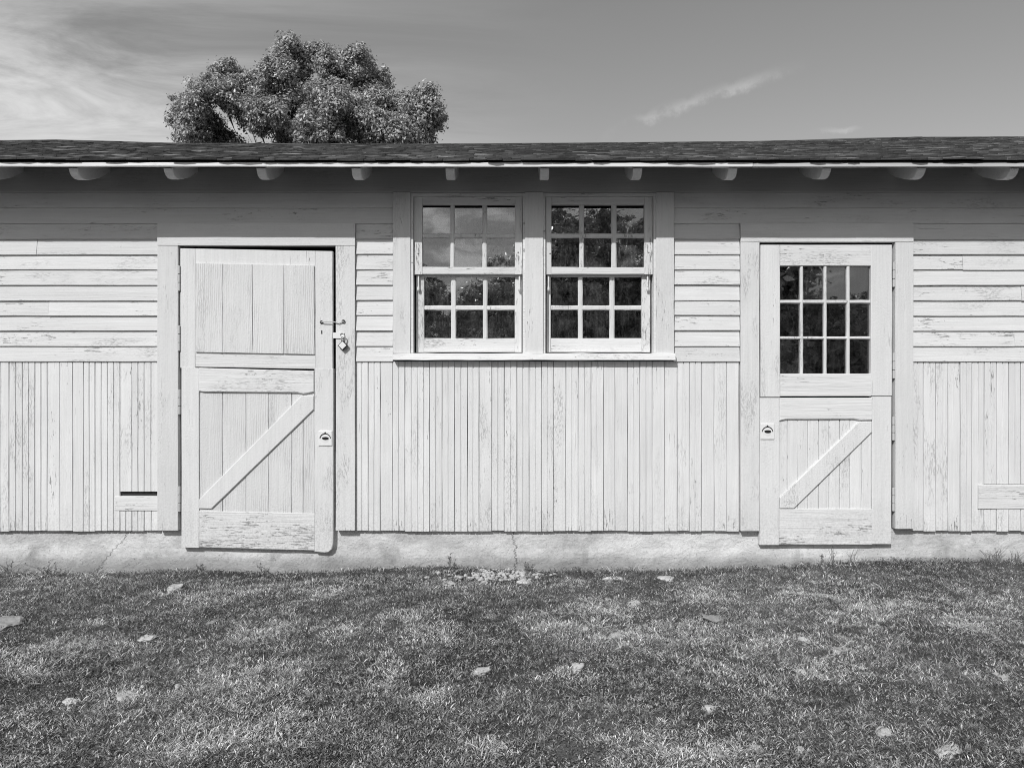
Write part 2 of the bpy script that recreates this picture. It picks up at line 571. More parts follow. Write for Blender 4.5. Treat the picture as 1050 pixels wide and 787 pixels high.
def concrete():
    m, t, p = new_mat('old_concrete')
    tc = t.nodes.new('ShaderNodeTexCoord')
    vec = tc.outputs['Object']
    big = noise(t, vec, 1.5, 5, 0.6, (1, 1, 2.2), 0.4)
    mid = noise(t, vec, 6.0, 6, 0.66, (1, 1, 1.8), 0.5)
    fine = noise(t, vec, 60, 4, 0.6)
    grit = noise(t, vec, 260, 2, 0.5)
    v = math_node(t, 'ADD', 0.455, math_node(t, 'MULTIPLY', smooth(t, big, 0.36, 0.66), 0.18))
    v = math_node(t, 'ADD', v, math_node(t, 'MULTIPLY', smooth(t, mid, 0.40, 0.70), 0.10))
    v = math_node(t, 'MULTIPLY', v, math_node(t, 'ADD', 0.80, math_node(t, 'MULTIPLY', fine, 0.40)))
    pits = noise(t, vec, 95, 3, 0.6)
    v = math_node(t, 'MULTIPLY', v, math_node(t, 'SUBTRACT', 1.0, math_node(t, 'MULTIPLY', smooth(t, pits, 0.62, 0.70), 0.45)))
    stain = noise(t, vec, 3.0, 6, 0.7, (1, 1, 0.5))
    sx0 = t.nodes.new('ShaderNodeSeparateXYZ')
    t.links.new(vec, sx0.inputs[0])
    soilz = math_node(t, 'MULTIPLY', smooth(t, math_node(t, 'ADD', sx0.outputs[2], math_node(t, 'MULTIPLY', math_node(t, 'SUBTRACT', stain, 0.5), -0.22)), 0.10, -0.02), 0.42)
    v = math_node(t, 'MULTIPLY', v, math_node(t, 'SUBTRACT', 1.0, soilz))
    v = math_node(t, 'MULTIPLY', v, math_node(t, 'SUBTRACT', 1.0, math_node(t, 'MULTIPLY', smooth(t, stain, 0.54, 0.70), 0.25)))
    # hairline cracks: one near the middle of the wall, two at the left
    sx = t.nodes.new('ShaderNodeSeparateXYZ')
    t.links.new(vec, sx.inputs[0])
    wig = noise(t, vec, 13.0, 9, 0.78, (0.05, 0.05, 1))
    cr = None
    for (x0, slope, amp, wdt) in ((X(529), 0.10, 0.22, 0.0014), (X(104), -0.9, 0.2, 0.0008)):
        d = math_node(t, 'SUBTRACT', sx.outputs[0], x0)
        d = math_node(t, 'ADD', d, math_node(t, 'MULTIPLY', sx.outputs[2], slope))
        d = math_node(t, 'ADD', d, math_node(t, 'MULTIPLY', math_node(t, 'SUBTRACT', wig, 0.5), amp))
        c = smooth(t, math_node(t, 'ABSOLUTE', d), wdt * 1.8, wdt * 0.4)
        cr = c if cr is None else math_node(t, 'MAXIMUM', cr, c)
    v = mixf(t, math_node(t, 'MULTIPLY', cr, 0.65), v, 0.08)
    t.links.new(v, p.inputs['Base Color'])
    p.inputs['Roughness'].default_value = 0.9
    p.inputs['Specular IOR Level'].default_value = 0.2
    h = math_node(t, 'ADD', math_node(t, 'MULTIPLY', mid, 3.5), math_node(t, 'ADD', math_node(t, 'MULTIPLY', fine, 1.6), math_node(t, 'MULTIPLY', grit, 0.3)))
    h = math_node(t, 'SUBTRACT', h, math_node(t, 'MULTIPLY', cr, 1.2))
    b = N(t, 'ShaderNodeBump', i_Strength=1.0, i_Distance=0.0035)
    t.links.new(h, b.inputs['Height'])
    t.links.new(b.outputs[0], p.inputs['Normal'])
    return m


M['concrete'] = concrete()


def tone_mat(name, rough=0.8, spec=0.25, lo=0.03, hi=0.2, trans=0.0, sc=40.0, var=0.5, bump=0.0):
    """albedo read from a per-piece tone, with a little noise on top"""
    m, t, p = new_mat(name)
    at = N(t, 'ShaderNodeAttribute', attribute_name='tone')
    tc = t.nodes.new('ShaderNodeTexCoord')
    n = noise(t, tc.outputs['Object'], sc, 3, 0.6)
    v = math_node(t, 'ADD', lo, math_node(t, 'MULTIPLY', at.outputs['Fac'], hi - lo))
    v = math_node(t, 'MULTIPLY', v, math_node(t, 'ADD', 1 - var * 0.5, math_node(t, 'MULTIPLY', n, var)))
    t.links.new(v, p.inputs['Base Color'])
    p.inputs['Roughness'].default_value = rough
    p.inputs['Specular IOR Level'].default_value = spec
    if bump:
        b = N(t, 'ShaderNodeBump', i_Strength=1.0, i_Distance=bump)
        t.links.new(n, b.inputs['Height'])
        t.links.new(b.outputs[0], p.inputs['Normal'])
    if trans:
        tr = N(t, 'ShaderNodeBsdfTranslucent')
        t.links.new(v, tr.inputs['Color'])
        mx = N(t, 'ShaderNodeMixShader')
        mx.inputs[0].default_value = trans
        t.links.new(p.outputs[0], mx.inputs[1])
        t.links.new(tr.outputs[0], mx.inputs[2])
        t.links.new(mx.outputs[0], t.nodes['Material Output'].inputs[0])
    return m


M['shingle'] = tone_mat('weathered_shingle', 0.85, 0.2, 0.04, 0.31, 0, 55, 0.9, 0.003)
M['leaf'] = tone_mat('tree_leaf', 0.38, 0.5, 0.06, 0.68, 0.25, 5, 0.2)
M['grass'] = tone_mat('grass_blade', 0.5, 0.4, 0.035, 0.83, 0.25, 9, 0.2)
M['stone'] = None


def bark():
    m, t, p = new_mat('tree_bark')
    tc = t.nodes.new('ShaderNodeTexCoord')
    n = noise(t, tc.outputs['Object'], 1.0, 6, 0.65, (9, 9, 1.6), 0.6)
    t.links.new(math_node(t, 'ADD', 0.05, math_node(t, 'MULTIPLY', n, 0.16)), p.inputs['Base Color'])
    p.inputs['Roughness'].default_value = 0.95
    b = N(t, 'ShaderNodeBump', i_Strength=1.0, i_Distance=0.04)
    t.links.new(n, b.inputs['Height'])
    t.links.new(b.outputs[0], p.inputs['Normal'])
    return m


M['bark'] = bark()


def stone_mat():
    m, t, p = new_mat('pale_stone')
    vec, rnd = obj_coords(t)
    n = noise(t, vec, 30, 6, 0.65)
    f = noise(t, vec, 140, 4, 0.6)
    v = math_node(t, 'ADD', 0.27, math_node(t, 'MULTIPLY', rnd, 0.32))
    v = math_node(t, 'MULTIPLY', v, math_node(t, 'ADD', 0.25, math_node(t, 'MULTIPLY', n, 1.5)))
    t.links.new(v, p.inputs['Base Color'])
    p.inputs['Roughness'].default_value = 0.9
    h = math_node(t, 'ADD', n, math_node(t, 'MULTIPLY', f, 0.4))
    b = N(t, 'ShaderNodeBump', i_Strength=1.0, i_Distance=0.006)
    t.links.new(h, b.inputs['Height'])
    t.links.new(b.outputs[0], p.inputs['Normal'])
    return m


M['stone'] = stone_mat()


def soil():
    m, t, p = new_mat('dry_soil')
    g = t.nodes.new('ShaderNodeNewGeometry')
    vec = g.outputs['Position']
    n1 = noise(t, vec, 0.9, 5, 0.6)
    n2 = noise(t, vec, 26, 6, 0.7)
    n3 = noise(t, vec, 140, 3, 0.6)
    v = math_node(t, 'ADD', 0.06, math_node(t, 'MULTIPLY', smooth(t, n1, 0.35, 0.7), 0.10))
    v = math_node(t, 'MULTIPLY', v, math_node(t, 'ADD', 0.4, math_node(t, 'MULTIPLY', n2, 1.2)))
    v = math_node(t, 'MULTIPLY', v, math_node(t, 'ADD', 0.6, math_node(t, 'MULTIPLY', n3, 0.8)))
    t.links.new(v, p.inputs['Base Color'])
    p.inputs['Roughness'].default_value = 0.95
    p.inputs['Specular IOR Level'].default_value = 0.1
    h = math_node(t, 'ADD', n2, math_node(t, 'MULTIPLY', n3, 0.35))
    b = N(t, 'ShaderNodeBump', i_Strength=1.0, i_Distance=0.02)
    t.links.new(h, b.inputs['Height'])
    t.links.new(b.outputs[0], p.inputs['Normal'])
    return m


M['soil'] = soil()


def glass(name='old_window_glass', dust=0.5):
    """thin old pane: mirror-like off the front, dark room behind, a film of dust and dried drops"""
    m, t, p = new_mat(name)
    t.nodes.remove(p)
    vec, rnd = obj_coords(t)
    wav = noise(t, vec, 5.0, 2, 0.5)
    bmp = N(t, 'ShaderNodeBump', i_Strength=0.25, i_Distance=0.0012)
    t.links.new(wav, bmp.inputs['Height'])
    fr = N(t, 'ShaderNodeFresnel', i_IOR=2.75)
    gl = N(t, 'ShaderNodeBsdfGlossy', i_Roughness=0.004)
    gl.inputs['Color'].default_value = grey(0.95)
    t.links.new(bmp.outputs[0], gl.inputs['Normal'])
    tr = N(t, 'ShaderNodeBsdfTransparent')
    tr.inputs['Color'].default_value = grey(0.80)
    m1 = N(t, 'ShaderNodeMixShader')
    t.links.new(math_node(t, 'MULTIPLY', fr.outputs[0], 1.0), m1.inputs[0])
    t.links.new(tr.outputs[0], m1.inputs[1])
    t.links.new(gl.outputs[0], m1.inputs[2])
    streak = noise(t, vec, 1.0, 6, 0.7, (60, 60, 9))
    spots = noise(t, vec, 120, 3, 0.6)
    cloudy = noise(t, vec, 9, 5, 0.6)
    d = math_node(t, 'MULTIPLY', smooth(t, streak, 0.46, 0.8), 0.13)
    d = math_node(t, 'ADD', d, math_node(t, 'MULTIPLY', smooth(t, spots, 0.60, 0.72), 0.20))
    d = math_node(t, 'ADD', d, math_node(t, 'MULTIPLY', smooth(t, cloudy, 0.35, 0.8), 0.10))
    d = math_node(t, 'MULTIPLY', d, math_node(t, 'MULTIPLY', math_node(t, 'ADD', 0.4, rnd), dust))
    df = N(t, 'ShaderNodeBsdfDiffuse')
    df.inputs['Color'].default_value = grey(0.5)
    m2 = N(t, 'ShaderNodeMixShader')
    t.links.new(d, m2.inputs[0])
    t.links.new(m1.outputs[0], m2.inputs[1])
    t.links.new(df.outputs[0], m2.inputs[2])
    t.links.new(m2.outputs[0], t.nodes['Material Output'].inputs[0])
    return m


M['glass_low'] = glass('old_glass_lower', 0.7)
M['glass_up'] = glass('dusty_glass_upper', 1.5)
M['glass_door'] = glass('old_glass_door', 0.42)

# ------------------------------------------------------------------ ground
_bx = [(-99, 586), (0, 586), (83, 588), (167, 586), (200, 583), (283, 587), (350, 585), (420, 580), (460, 580), (540, 585), (700, 584), (815, 580), (850, 576), (900, 573.5), (1050, 575), (1150, 575)]
_gx = np.array([X(a) for a, b in _bx])
_gz = np.array([Z(b) for a, b in _bx])


def gz(x, y):
    """height of the ground: it falls gently away from the wall, lumpy, level farther out"""
    x = np.asarray(x, dtype=float)
    y = np.asarray(y, dtype=float)
    base = np.interp(x, _gx, _gz)
    yy = np.minimum(y, 0.0)
    foot = base * np.exp(yy / 0.9) * np.where(y > 0.3, 0.0, 1.0)
    d = -yy
    slope = -0.055 * np.minimum(d, 8.0) - 0.0 * d
    near = np.clip((14.0 - np.hypot(x, y)) / 6.0, 0, 1) * np.where(y > 0.05, 0, 1)
    lump = (vnoise(x, y, 3, 3, 1.3) - 0.5) * 0.075 * near * np.clip(d / 0.4, 0, 1)
    small = (vnoise(x, y, 8, 3, 9.0) - 0.5) * 0.045 * near * np.clip(d / 0.12, 0.15, 1)
    far = (vnoise(x, y, 21, 2, 0.03) - 0.5) * 1.6 * np.clip((np.hypot(x, y) - 15) / 40, 0, 1)
    return foot + slope + lump + small + far - np.where(y > 0.05, 0.12, 0)


def axis_coords(lo, hi, fine, far):
    inner = list(np.arange(lo, hi + 1e-6, fine))
    out, s = [], fine
    p = hi
    while p < far:
        s *= 1.22
        p += s
        out.append(p)
    neg, s, p = [], fine, lo
    while p > -far:
        s *= 1.22
        p -= s
        neg.append(p)
    return np.array(neg[::-1] + inner + out)


gxs = axis_coords(-5.2, 5.2, 0.045, 900)
gys = axis_coords(-5.6, 0.0, 0.045, 900)
GX, GY = np.meshgrid(gxs, gys)
GV = np.stack([GX, GY, gz(GX, GY)], -1).reshape(-1, 3)
nx, ny = len(gxs), len(gys)
ii = (np.arange(ny - 1)[:, None] * nx + np.arange(nx - 1)[None, :]).ravel()
GQ = np.stack([ii, ii + 1, ii + 1 + nx, ii + nx], -1)
ground = bulk('ground', GV, GQ, M['soil'], smooth_shade=True)
prop(ground, kind='structure')


def hit(px, py):
    """point on the ground seen at a photo pixel"""
    d = np.array([(px - 525) / F, 1.0, (393.5 - py) / F])
    t = np.linspace(1.5, 6.5, 1200)
    p = np.array([0, -CAM_D, CAM_Z]) + d * t[:, None]
    k = np.argmax(p[:, 2] <= gz(p[:, 0], p[:, 1]))
    return p[k]


# ------------------------------------------------------------------ the long shed
HALF = 6.6
OVER = 0.45
DEPTH = 4.8
RIDGE_Y = 2.39
SL = 0.35
EZ = CAM_Z + (393.5 - 166.4) / F * (CAM_D - OVER)        # underside of the roof covering at the eave
shed = empty('shed', (0, 0, 0))
prop(shed, 'long low white wooden shed with two half doors and a pair of sash windows', 'shed')

_rx = [(-120, 145), (0, 145), (60, 144.2), (120, 146), (175, 147.6), (400, 148.8), (650, 147), (780, 145.8), (860, 143.4), (930, 141.4), (1050, 141.2), (1200, 142)]
_rpx = F / (CAM_D + RIDGE_Y)
_rX = np.array([(a - 525) / _rpx for a, b in _rx])
_rZ = np.array([CAM_Z + (393.5 - b) / _rpx for a, b in _rx])


def roof_z(x, y):
    """the ridge sags along its length; the eave is nearly straight"""
    t = np.clip((y + OVER) / (RIDGE_Y + OVER), 0, 1)
    ze = EZ + 0.006 * (np.abs(x) / 3.2) ** 1.0
    zr = np.interp(x, _rX, _rZ) - 0.012
    return ze * (1 - t) + zr * t


# foundation: one long block with a rough face
v, f = [], []
fxs = spaced(-HALF, HALF, 0.12)
fzs = [-0.5, -0.1, -0.03, 0.04, 0.10, 0.16, Z(541)]
rr = random.Random(5)
FND_Y = 0.010
for x in fxs:
    for k, z in enumerate(fzs):
        v.append((x, FND_Y - (0.006 if z < 0.1 else 0) + rr.gauss(0, 0.0022), z))
n = len(fzs)
for i in range(len(fxs) - 1):
    for k in range(n - 1):
        f.append((i * n + k, (i + 1) * n + k, (i + 1) * n + k + 1, i * n + k + 1))
s = len(v)
for x in (-HALF, HALF):
    v += [(x, 0.2, -0.5), (x, 0.2, Z(541))]
L0, L1, R0, R1 = s, s + 1, s + 2, s + 3
m0 = (len(fxs) - 1) * n
f += [tuple([i * n + n - 1 for i in range(len(fxs))] + [R1, L1]), tuple(range(n)) + (L1, L0), tuple(range(m0, m0 + n))[::-1] + (R0, R1), (L0, L1, R1, R0)]
fnd = fix_normals(mesh_obj('foundation', v, f, M['concrete'], shed, origin=(0, 0, 0), smooth_shade=False))

# wall core with the openings left out
DL0, DL1, DLT, DLB = X(186), X(346), Z(253), Z(568)
DR0, DR1, DRT, DRB = X(777), X(914.5), Z(249.5), Z(560)
WN0, WN1, WNT, WNB = X(422), X(671), Z(200), Z(362)
top = EZ + 0.085
zb = Z(541) + 0.002
core = [(-HALF, DL0, 0.0, 0.09, zb, top), (DL0, DL1, 0.0, 0.09, DLT, top), (DL1, WN0, 0.0, 0.09, zb, top),
        (WN0, WN1, 0.0, 0.09, zb, WNB - 0.01), (WN0, WN1, 0.0, 0.09, WNT, top), (WN1, DR0, 0.0, 0.09, zb, top),
        (DR0, DR1, 0.0, 0.09, DRT, top), (DR1, HALF, 0.0, 0.09, zb, top)]
v, f = boxes(core)
wall = mesh_obj('front_wall', v, f, M['sheath'], shed, origin=(0, 0, 0))
# side walls, back wall, floor: close the room so that it is dark behind the glass
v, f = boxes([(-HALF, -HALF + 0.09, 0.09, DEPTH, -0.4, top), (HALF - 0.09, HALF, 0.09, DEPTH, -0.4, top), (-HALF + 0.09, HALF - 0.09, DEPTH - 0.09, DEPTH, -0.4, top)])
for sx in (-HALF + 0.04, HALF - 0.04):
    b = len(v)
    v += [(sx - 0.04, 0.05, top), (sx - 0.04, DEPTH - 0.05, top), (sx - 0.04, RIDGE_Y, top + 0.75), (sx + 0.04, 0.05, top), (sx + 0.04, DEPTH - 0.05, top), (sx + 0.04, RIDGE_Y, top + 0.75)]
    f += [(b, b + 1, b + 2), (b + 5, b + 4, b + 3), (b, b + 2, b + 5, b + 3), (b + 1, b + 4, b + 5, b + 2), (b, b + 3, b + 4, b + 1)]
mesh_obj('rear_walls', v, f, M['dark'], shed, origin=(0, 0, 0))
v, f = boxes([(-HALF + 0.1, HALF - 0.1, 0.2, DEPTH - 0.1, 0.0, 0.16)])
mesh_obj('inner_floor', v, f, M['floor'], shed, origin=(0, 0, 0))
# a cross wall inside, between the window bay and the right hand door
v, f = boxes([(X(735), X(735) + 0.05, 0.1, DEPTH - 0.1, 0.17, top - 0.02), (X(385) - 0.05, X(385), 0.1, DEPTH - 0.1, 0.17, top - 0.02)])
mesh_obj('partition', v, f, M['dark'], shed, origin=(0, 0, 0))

# upright bead boards below
BT, BB = Z(370.6), Z(543.4)


def bead_run(edges, z0=BB, z1=BT, holes=(), gap=0.0014):
    for a, b in zip(edges[:-1], edges[1:]):
        spans = [(z0 + random.uniform(-0.004, 0.003), z1)]
        for (h0, h1, hz0, hz1) in holes:
            if a >= h0 - 0.03 and b <= h1 + 0.03:
                spans = [(spans[0][0], hz0), (hz1, z1)]
        for (q0, q1) in spans:
            vboard('bead_board', a + gap, b - gap, q0, q1, -0.0195 + random.uniform(-0.0016, 0.0016), 0.0, M['bead'], wall, bev=0.0028, groove=(random.random() < 0.72))


left_px = [-95 + 12.6 * k for k in range(-4, 8)] + [11.1, 24.8, 37.5, 50.2, 62.9, 76.2, 87.3, 99, 111.7, 124.4, 136.5, 149.2, 163.6]
hatch = (X(119), X(165), Z(523.3), Z(503.2))
bead_run([X(p) for p in left_px], holes=[hatch])
mid_px = [365.5 + (757 - 365.5) * k / 31.0 + random.uniform(-0.5, 0.5) * (0 < k < 31) for k in range(32)]
bead_run([X(p) for p in mid_px])
right_px = [933.5, 945.5, 958.2, 970.7, 983, 995, 1007.5, 1020, 1032.5, 1045] + [1045 + 12.5 * k for k in range(1, 13)]
patch = (X(1001), X(1090), Z(521.4), Z(495.6))
bead_run([X(p) for p in right_px], holes=[(X(1007), X(1083), Z(521.4), Z(495.6))], gap=0.0022)
# the slot with its loose plank at the left, and the patch board at the right
hboard('vent_plank', X(119.5), X(164.0), Z(522.8), Z(508.0), -0.024, 0.0, M['rail'], wall)
hboard('patch_plank', X(1001), X(1082), Z(521), Z(496), -0.0255, 0.0, M['rail'], wall)

# clapboards above
LY = [198.0, 214.0, 230.0, 246.0, 261.6, 277.2, 292.8, 308.6, 323.9, 339.3, 355.2, 370.6]


def clap(x0, x1, y0, y1, splits=()):
    xs = [x0] + [X(q) for q in splits] + [x1]
    for a, b in zip(xs[:-1], xs[1:]):
        dzz = random.uniform(-0.002, 0.002)
        hboard('clapboard', a + 0.0012, b - 0.0012, Z(y1) + dzz, Z(y0) + 0.006 + dzz, -0.029 + random.uniform(-0.002, 0.002), 0.0, M['clap'], wall, bev=0.0022, tilt=0.0135, jit=0.0009)


SPL = {(0, 3): [40], (0, 5): [], (0, 7): [52], (3, 6): [1045], (3, 9): [1038], (3, 4): [985], (0, 9): [], (3, 7): []}
xw = {0: (X(-147), X(164)), 1: (X(365.5), X(403.5)), 2: (X(690), X(757.5)), 3: (X(933.5), X(1195))}
for k in range(len(LY) - 1):
    if k < 2:
        clap(X(-147), X(403.5), LY[k], LY[k + 1], [])
        clap(X(690), X(1195), LY[k], LY[k + 1], [])
    else:
        for q, (a, b) in xw.items():
            off = -0.0 if q in (0, 3) else (-0.4 if q == 1 else -0.3)
            last = k == len(LY) - 2
            clap(a, b, LY[k] + off, LY[k + 1] + (0 if last else off), SPL.get((q, k), []))
# frieze board right under the eave
for a, b in ((-147, 1195.5),):
    hboard('frieze_board', X(a), X(b), Z(198.4), top, -0.037, 0.0, M['frieze'], wall, bev=0.003)
# plain wall beyond the frame on either side
for a, b in ((-HALF, X(-148)), (X(1196.5), HALF)):
    for k in range(23):
        z0 = BB + k * 0.1
        hboard('clapboard', a, b - 0.002, z0, z0 + 0.106, -0.029, 0.0, M['clap'], wall, bev=0.002, tilt=0.0135, step=0.6)

# ------------------------------------------------------------------ roof
v, f = [], []
xs = spaced(-HALF - 0.25, HALF + 0.25, 0.25)
rows = [-OVER + 0.012, 0.3, 1.0, 1.7, RIDGE_Y, 3.4, DEPTH + OVER]


def rz(x, y):
    if y <= RIDGE_Y:
        return float(roof_z(x, y))
    return float(roof_z(x, RIDGE_Y)) - SL * (y - RIDGE_Y)


for x in xs:
    for th in (-0.025, 0.0):
        for y in rows:
            v.append((x, y, rz(x, y) + th))
m_ = len(rows)
for i in range(len(xs) - 1):
    a, b = i * 2 * m_, (i + 1) * 2 * m_
    for k in range(m_ - 1):
        f.append((a + k, a + k + 1, b + k + 1, b + k))
        f.append((a + m_ + k, b + m_ + k, b + m_ + k + 1, a + m_ + k + 1))
    f.append((a, b, b + m_, a + m_))
    f.append((a + m_ - 1, a + 2 * m_ - 1, b + 2 * m_ - 1, b + m_ - 1))
e = (len(xs) - 1) * 2 * m_
f.append(tuple(range(m_)) + tuple(range(2 * m_ - 1, m_ - 1, -1)))
f.append(tuple(e + i for i in range(m_)) [::-1] + tuple(e + i for i in range(m_, 2 * m_)))
roof = fix_normals(mesh_obj('roof', v, f, M['sheath'], shed, origin=(0, 0, EZ)))

# shingles: the ones that show largest are single pieces, the rest of the slope is one part
EXPO = 0.112
slope_len = math.hypot(RIDGE_Y + OVER, float(roof_z(0, RIDGE_Y) - roof_z(0, -OVER)))
NC = int(slope_len / EXPO) + 1
ang = math.atan2(float(roof_z(0, RIDGE_Y) - roof_z(0, -OVER)), RIDGE_Y + OVER)
variants = []
for q in range(10):
    r = random.Random(100 + q)
    wv = [0.07, 0.09, 0.11, 0.12, 0.14, 0.16, 0.10, 0.13, 0.18, 0.08][q]
    th = r.uniform(0.007, 0.014)
    ln = EXPO * 1.9
    sk = r.uniform(-0.006, 0.006)
    vv = [(-wv / 2, 0, 0), (wv / 2, sk, 0), (wv / 2, ln, 0), (-wv / 2, ln, 0), (-wv / 2, 0, th), (wv / 2, sk, th + r.uniform(-0.004, 0.004)), (wv / 2, ln, 0.003), (-wv / 2, ln, 0.003),
          (0, sk / 2 - r.uniform(0, 0.006), 0), (0, sk / 2 - r.uniform(0, 0.006), th + r.uniform(-0.002, 0.004))]
    ff = [(0, 8, 9, 4), (8, 1, 5, 9), (1, 2, 6, 5), (2, 3, 7, 6), (3, 0, 4, 7), (4, 9, 5, 6, 7), (0, 3, 2, 1, 8)]
    variants.append((wv, vv, ff, r.random()))
cand = []
for c in range(NC):
    x = -HALF - 0.2 + random.uniform(0, 0.1)
    while x < HALF + 0.2:
        q = random.randrange(10)
        wv = variants[q][0]
        y = -OVER - 0.019 + (c * EXPO + random.uniform(-0.007, 0.007)) * math.cos(ang)
        if y > RIDGE_Y - 0.02:
            break
        xc = x + wv / 2
        zz = float(roof_z(xc, max(y, -OVER))) + (0.008 if c else 0.003) + random.uniform(0, 0.004)
        d = y + CAM_D
        inview = abs(xc / d * F) < 530
        cand.append((0 if inview else 1, c, xc, y, zz, q, random.uniform(-0.012, 0.012)))
        x += wv + 0.003
        if c == 0 and False:
            pass
cand.sort(key=lambda k: (k[0], k[1]))
me_cache = {}
toneR = random.Random(77)
for k, (iv, c, xc, y, zz, q, yaw) in enumerate(cand[:296]):
    wv, vv, ff, tone = variants[q]
    key = (q, toneR.randrange(4))
    if key not in me_cache:
        me = bpy.data.meshes.new('shingle')
        me.from_pydata(vv, [], ff)
        a = me.attributes.new('tone', 'FLOAT', 'FACE')
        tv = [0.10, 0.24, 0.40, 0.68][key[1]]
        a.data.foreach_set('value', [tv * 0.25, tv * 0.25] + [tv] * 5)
        me.materials.append(M['shingle'])
        me.update()
        me_cache[key] = me
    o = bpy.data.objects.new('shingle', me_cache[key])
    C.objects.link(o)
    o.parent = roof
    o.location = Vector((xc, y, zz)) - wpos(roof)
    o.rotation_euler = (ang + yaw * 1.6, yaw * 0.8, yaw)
V, Q, T = [], [], []
for (iv, c, xc, y, zz, q, yaw) in cand[296:]:
    wv, vv, ff, tone = variants[q]
    mt = Matrix.Translation((xc, y, zz)) @ Euler((ang + yaw * 1.6, yaw * 0.8, yaw)).to_matrix().to_4x4()
    b = len(V)
    V += [tuple(mt @ Vector(p)) for p in vv]
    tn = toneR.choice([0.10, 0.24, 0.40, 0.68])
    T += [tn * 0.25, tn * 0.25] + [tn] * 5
    Q += [tuple(b + i for i in g) for g in ff]
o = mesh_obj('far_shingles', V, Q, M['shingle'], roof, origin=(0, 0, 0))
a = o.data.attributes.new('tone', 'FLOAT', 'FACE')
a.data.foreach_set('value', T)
prop(o, kind='stuff')
# ridge cap
V, Q = [], []
xr = spaced(-HALF - 0.2, HALF + 0.2, 0.3)
for x in xr:
    z = float(roof_z(x, RIDGE_Y))
    for (yy, zz) in ((-0.10, -0.02), (0, 0.022), (0.10, -0.02), (0.10, -0.035), (0, 0.008), (-0.10, -0.035)):
        V.append((x, RIDGE_Y + yy, z + zz + random.uniform(0, 0.003)))
for i in range(len(xr) - 1):
    for k in range(6):
        Q.append((i * 6 + k, (i + 1) * 6 + k, (i + 1) * 6 + (k + 1) % 6, i * 6 + (k + 1) % 6))
o = mesh_obj('ridge_cap', V, Q, M['shingle'], roof)
a = o.data.attributes.new('tone', 'FLOAT', 'POINT')
a.data.foreach_set('value', [0.2] * len(V))

# fascia strip along the eave: three lengths, the last one duller and set a little lower
M['fascia_dull'] = paint('paint_fascia_dull', 0.50, 'x', 0.20, 0.25, 0.05, 0.4, 0.05, 0.2)
pe = F / (CAM_D - OVER)
for (a, b, mt, dzz) in ((-200, 272.6, 'fascia', 0.002), (273.0, 771.8, 'fascia', 0.0), (772.4, 1250, 'fascia_dull', -0.001)):
    x0, x1 = (a - 525) / pe, (b - 525) / pe
    x0, x1 = max(x0, -HALF - 0.25), min(x1, HALF + 0.25)
    zt, zbm = CAM_Z + (393.5 - 166.8) / pe + dzz, CAM_Z + (393.5 - 170.7) / pe + dzz
    o = hboard('fascia_board', x0, x1, zbm, zt, -OVER - 0.001, -OVER + 0.02, M[mt], roof, bev=0.002, jit=0.0008)
# beyond the frame
for sx in (-1, 1):
    xa, xb = sorted((sx * (725 if sx < 0 else 725) / pe * 1.0, sx * (HALF + 0.25)))
    hboard('fascia_board', xa + 0.01, xb - 0.01, CAM_Z + (393.5 - 171.3) / pe, CAM_Z + (393.5 - 167.2) / pe, -OVER - 0.001, -OVER + 0.02, M['fascia'], roof, bev=0.002, step=0.6)

# rafter tails, rounded at the end
RW = 0.054
SPX = 97.2
for k in range(-8, 9):
    px = 461 + SPX * k + [0, 0.6, -0.7, 0.3][k % 4]
    xc = (px - 525) / pe
    y0 = -OVER + 0.024
    zt0 = EZ - 0.030
    zlow = CAM_Z + (393.5 - 183.2 + random.uniform(-0.4, 0.4)) / F * (CAM_D - OVER + 0.08)
    prof = [(y0, zt0)]
    prof += [(y0 + 0.000, zlow + 0.046), (y0 + 0.010, zlow + 0.026), (y0 + 0.028, zlow + 0.009), (y0 + 0.055, zlow), (y0 + 0.10, zlow + 0.004), (y0 + 0.17, zlow + 0.026), (y0 + 0.27, zlow + 0.070), (0.0 - 0.038, zlow + 0.136), (-0.038, EZ + SL * (OVER - 0.038) - 0.03)]
    r = random.Random(k)
    w2 = RW / 2
    V, Q = [], []
    npf = len(prof)
    cy = sum(p[0] for p in prof) / npf
    czz = sum(p[1] for p in prof) / npf
    for (ox, ins) in ((-w2, 0.10), (-w2 + 0.005, 0.0), (w2 - 0.005, 0.0), (w2, 0.10)):
        for (a, b) in prof:
            q = 0.004 if ins else 0
            V.append((xc + ox, a + (q if a < cy else -q * 0), b + (q if b < czz else -q)))
    for i in range(3):
        for j in range(npf):
            jj = (j + 1) % npf
            Q.append((i * npf + j, i * npf + jj, (i + 1) * npf + jj, (i + 1) * npf + j))
    Q += [tuple(range(npf))[::-1], tuple(3 * npf + i for i in range(npf))]
    fix_normals(mesh_obj('rafter', V, Q, M['rafter'], shed))

# ------------------------------------------------------------------ casings
CF = -0.043


def casing(name, x0, x1, z0, z1, horiz=False):
    fn = hboard if horiz else vboard
    return fn(name, x0, x1, z0, z1, CF, 0.0, M['casing_head' if horiz else 'casing'], wall, bev=0.0014, jit=0.0006)


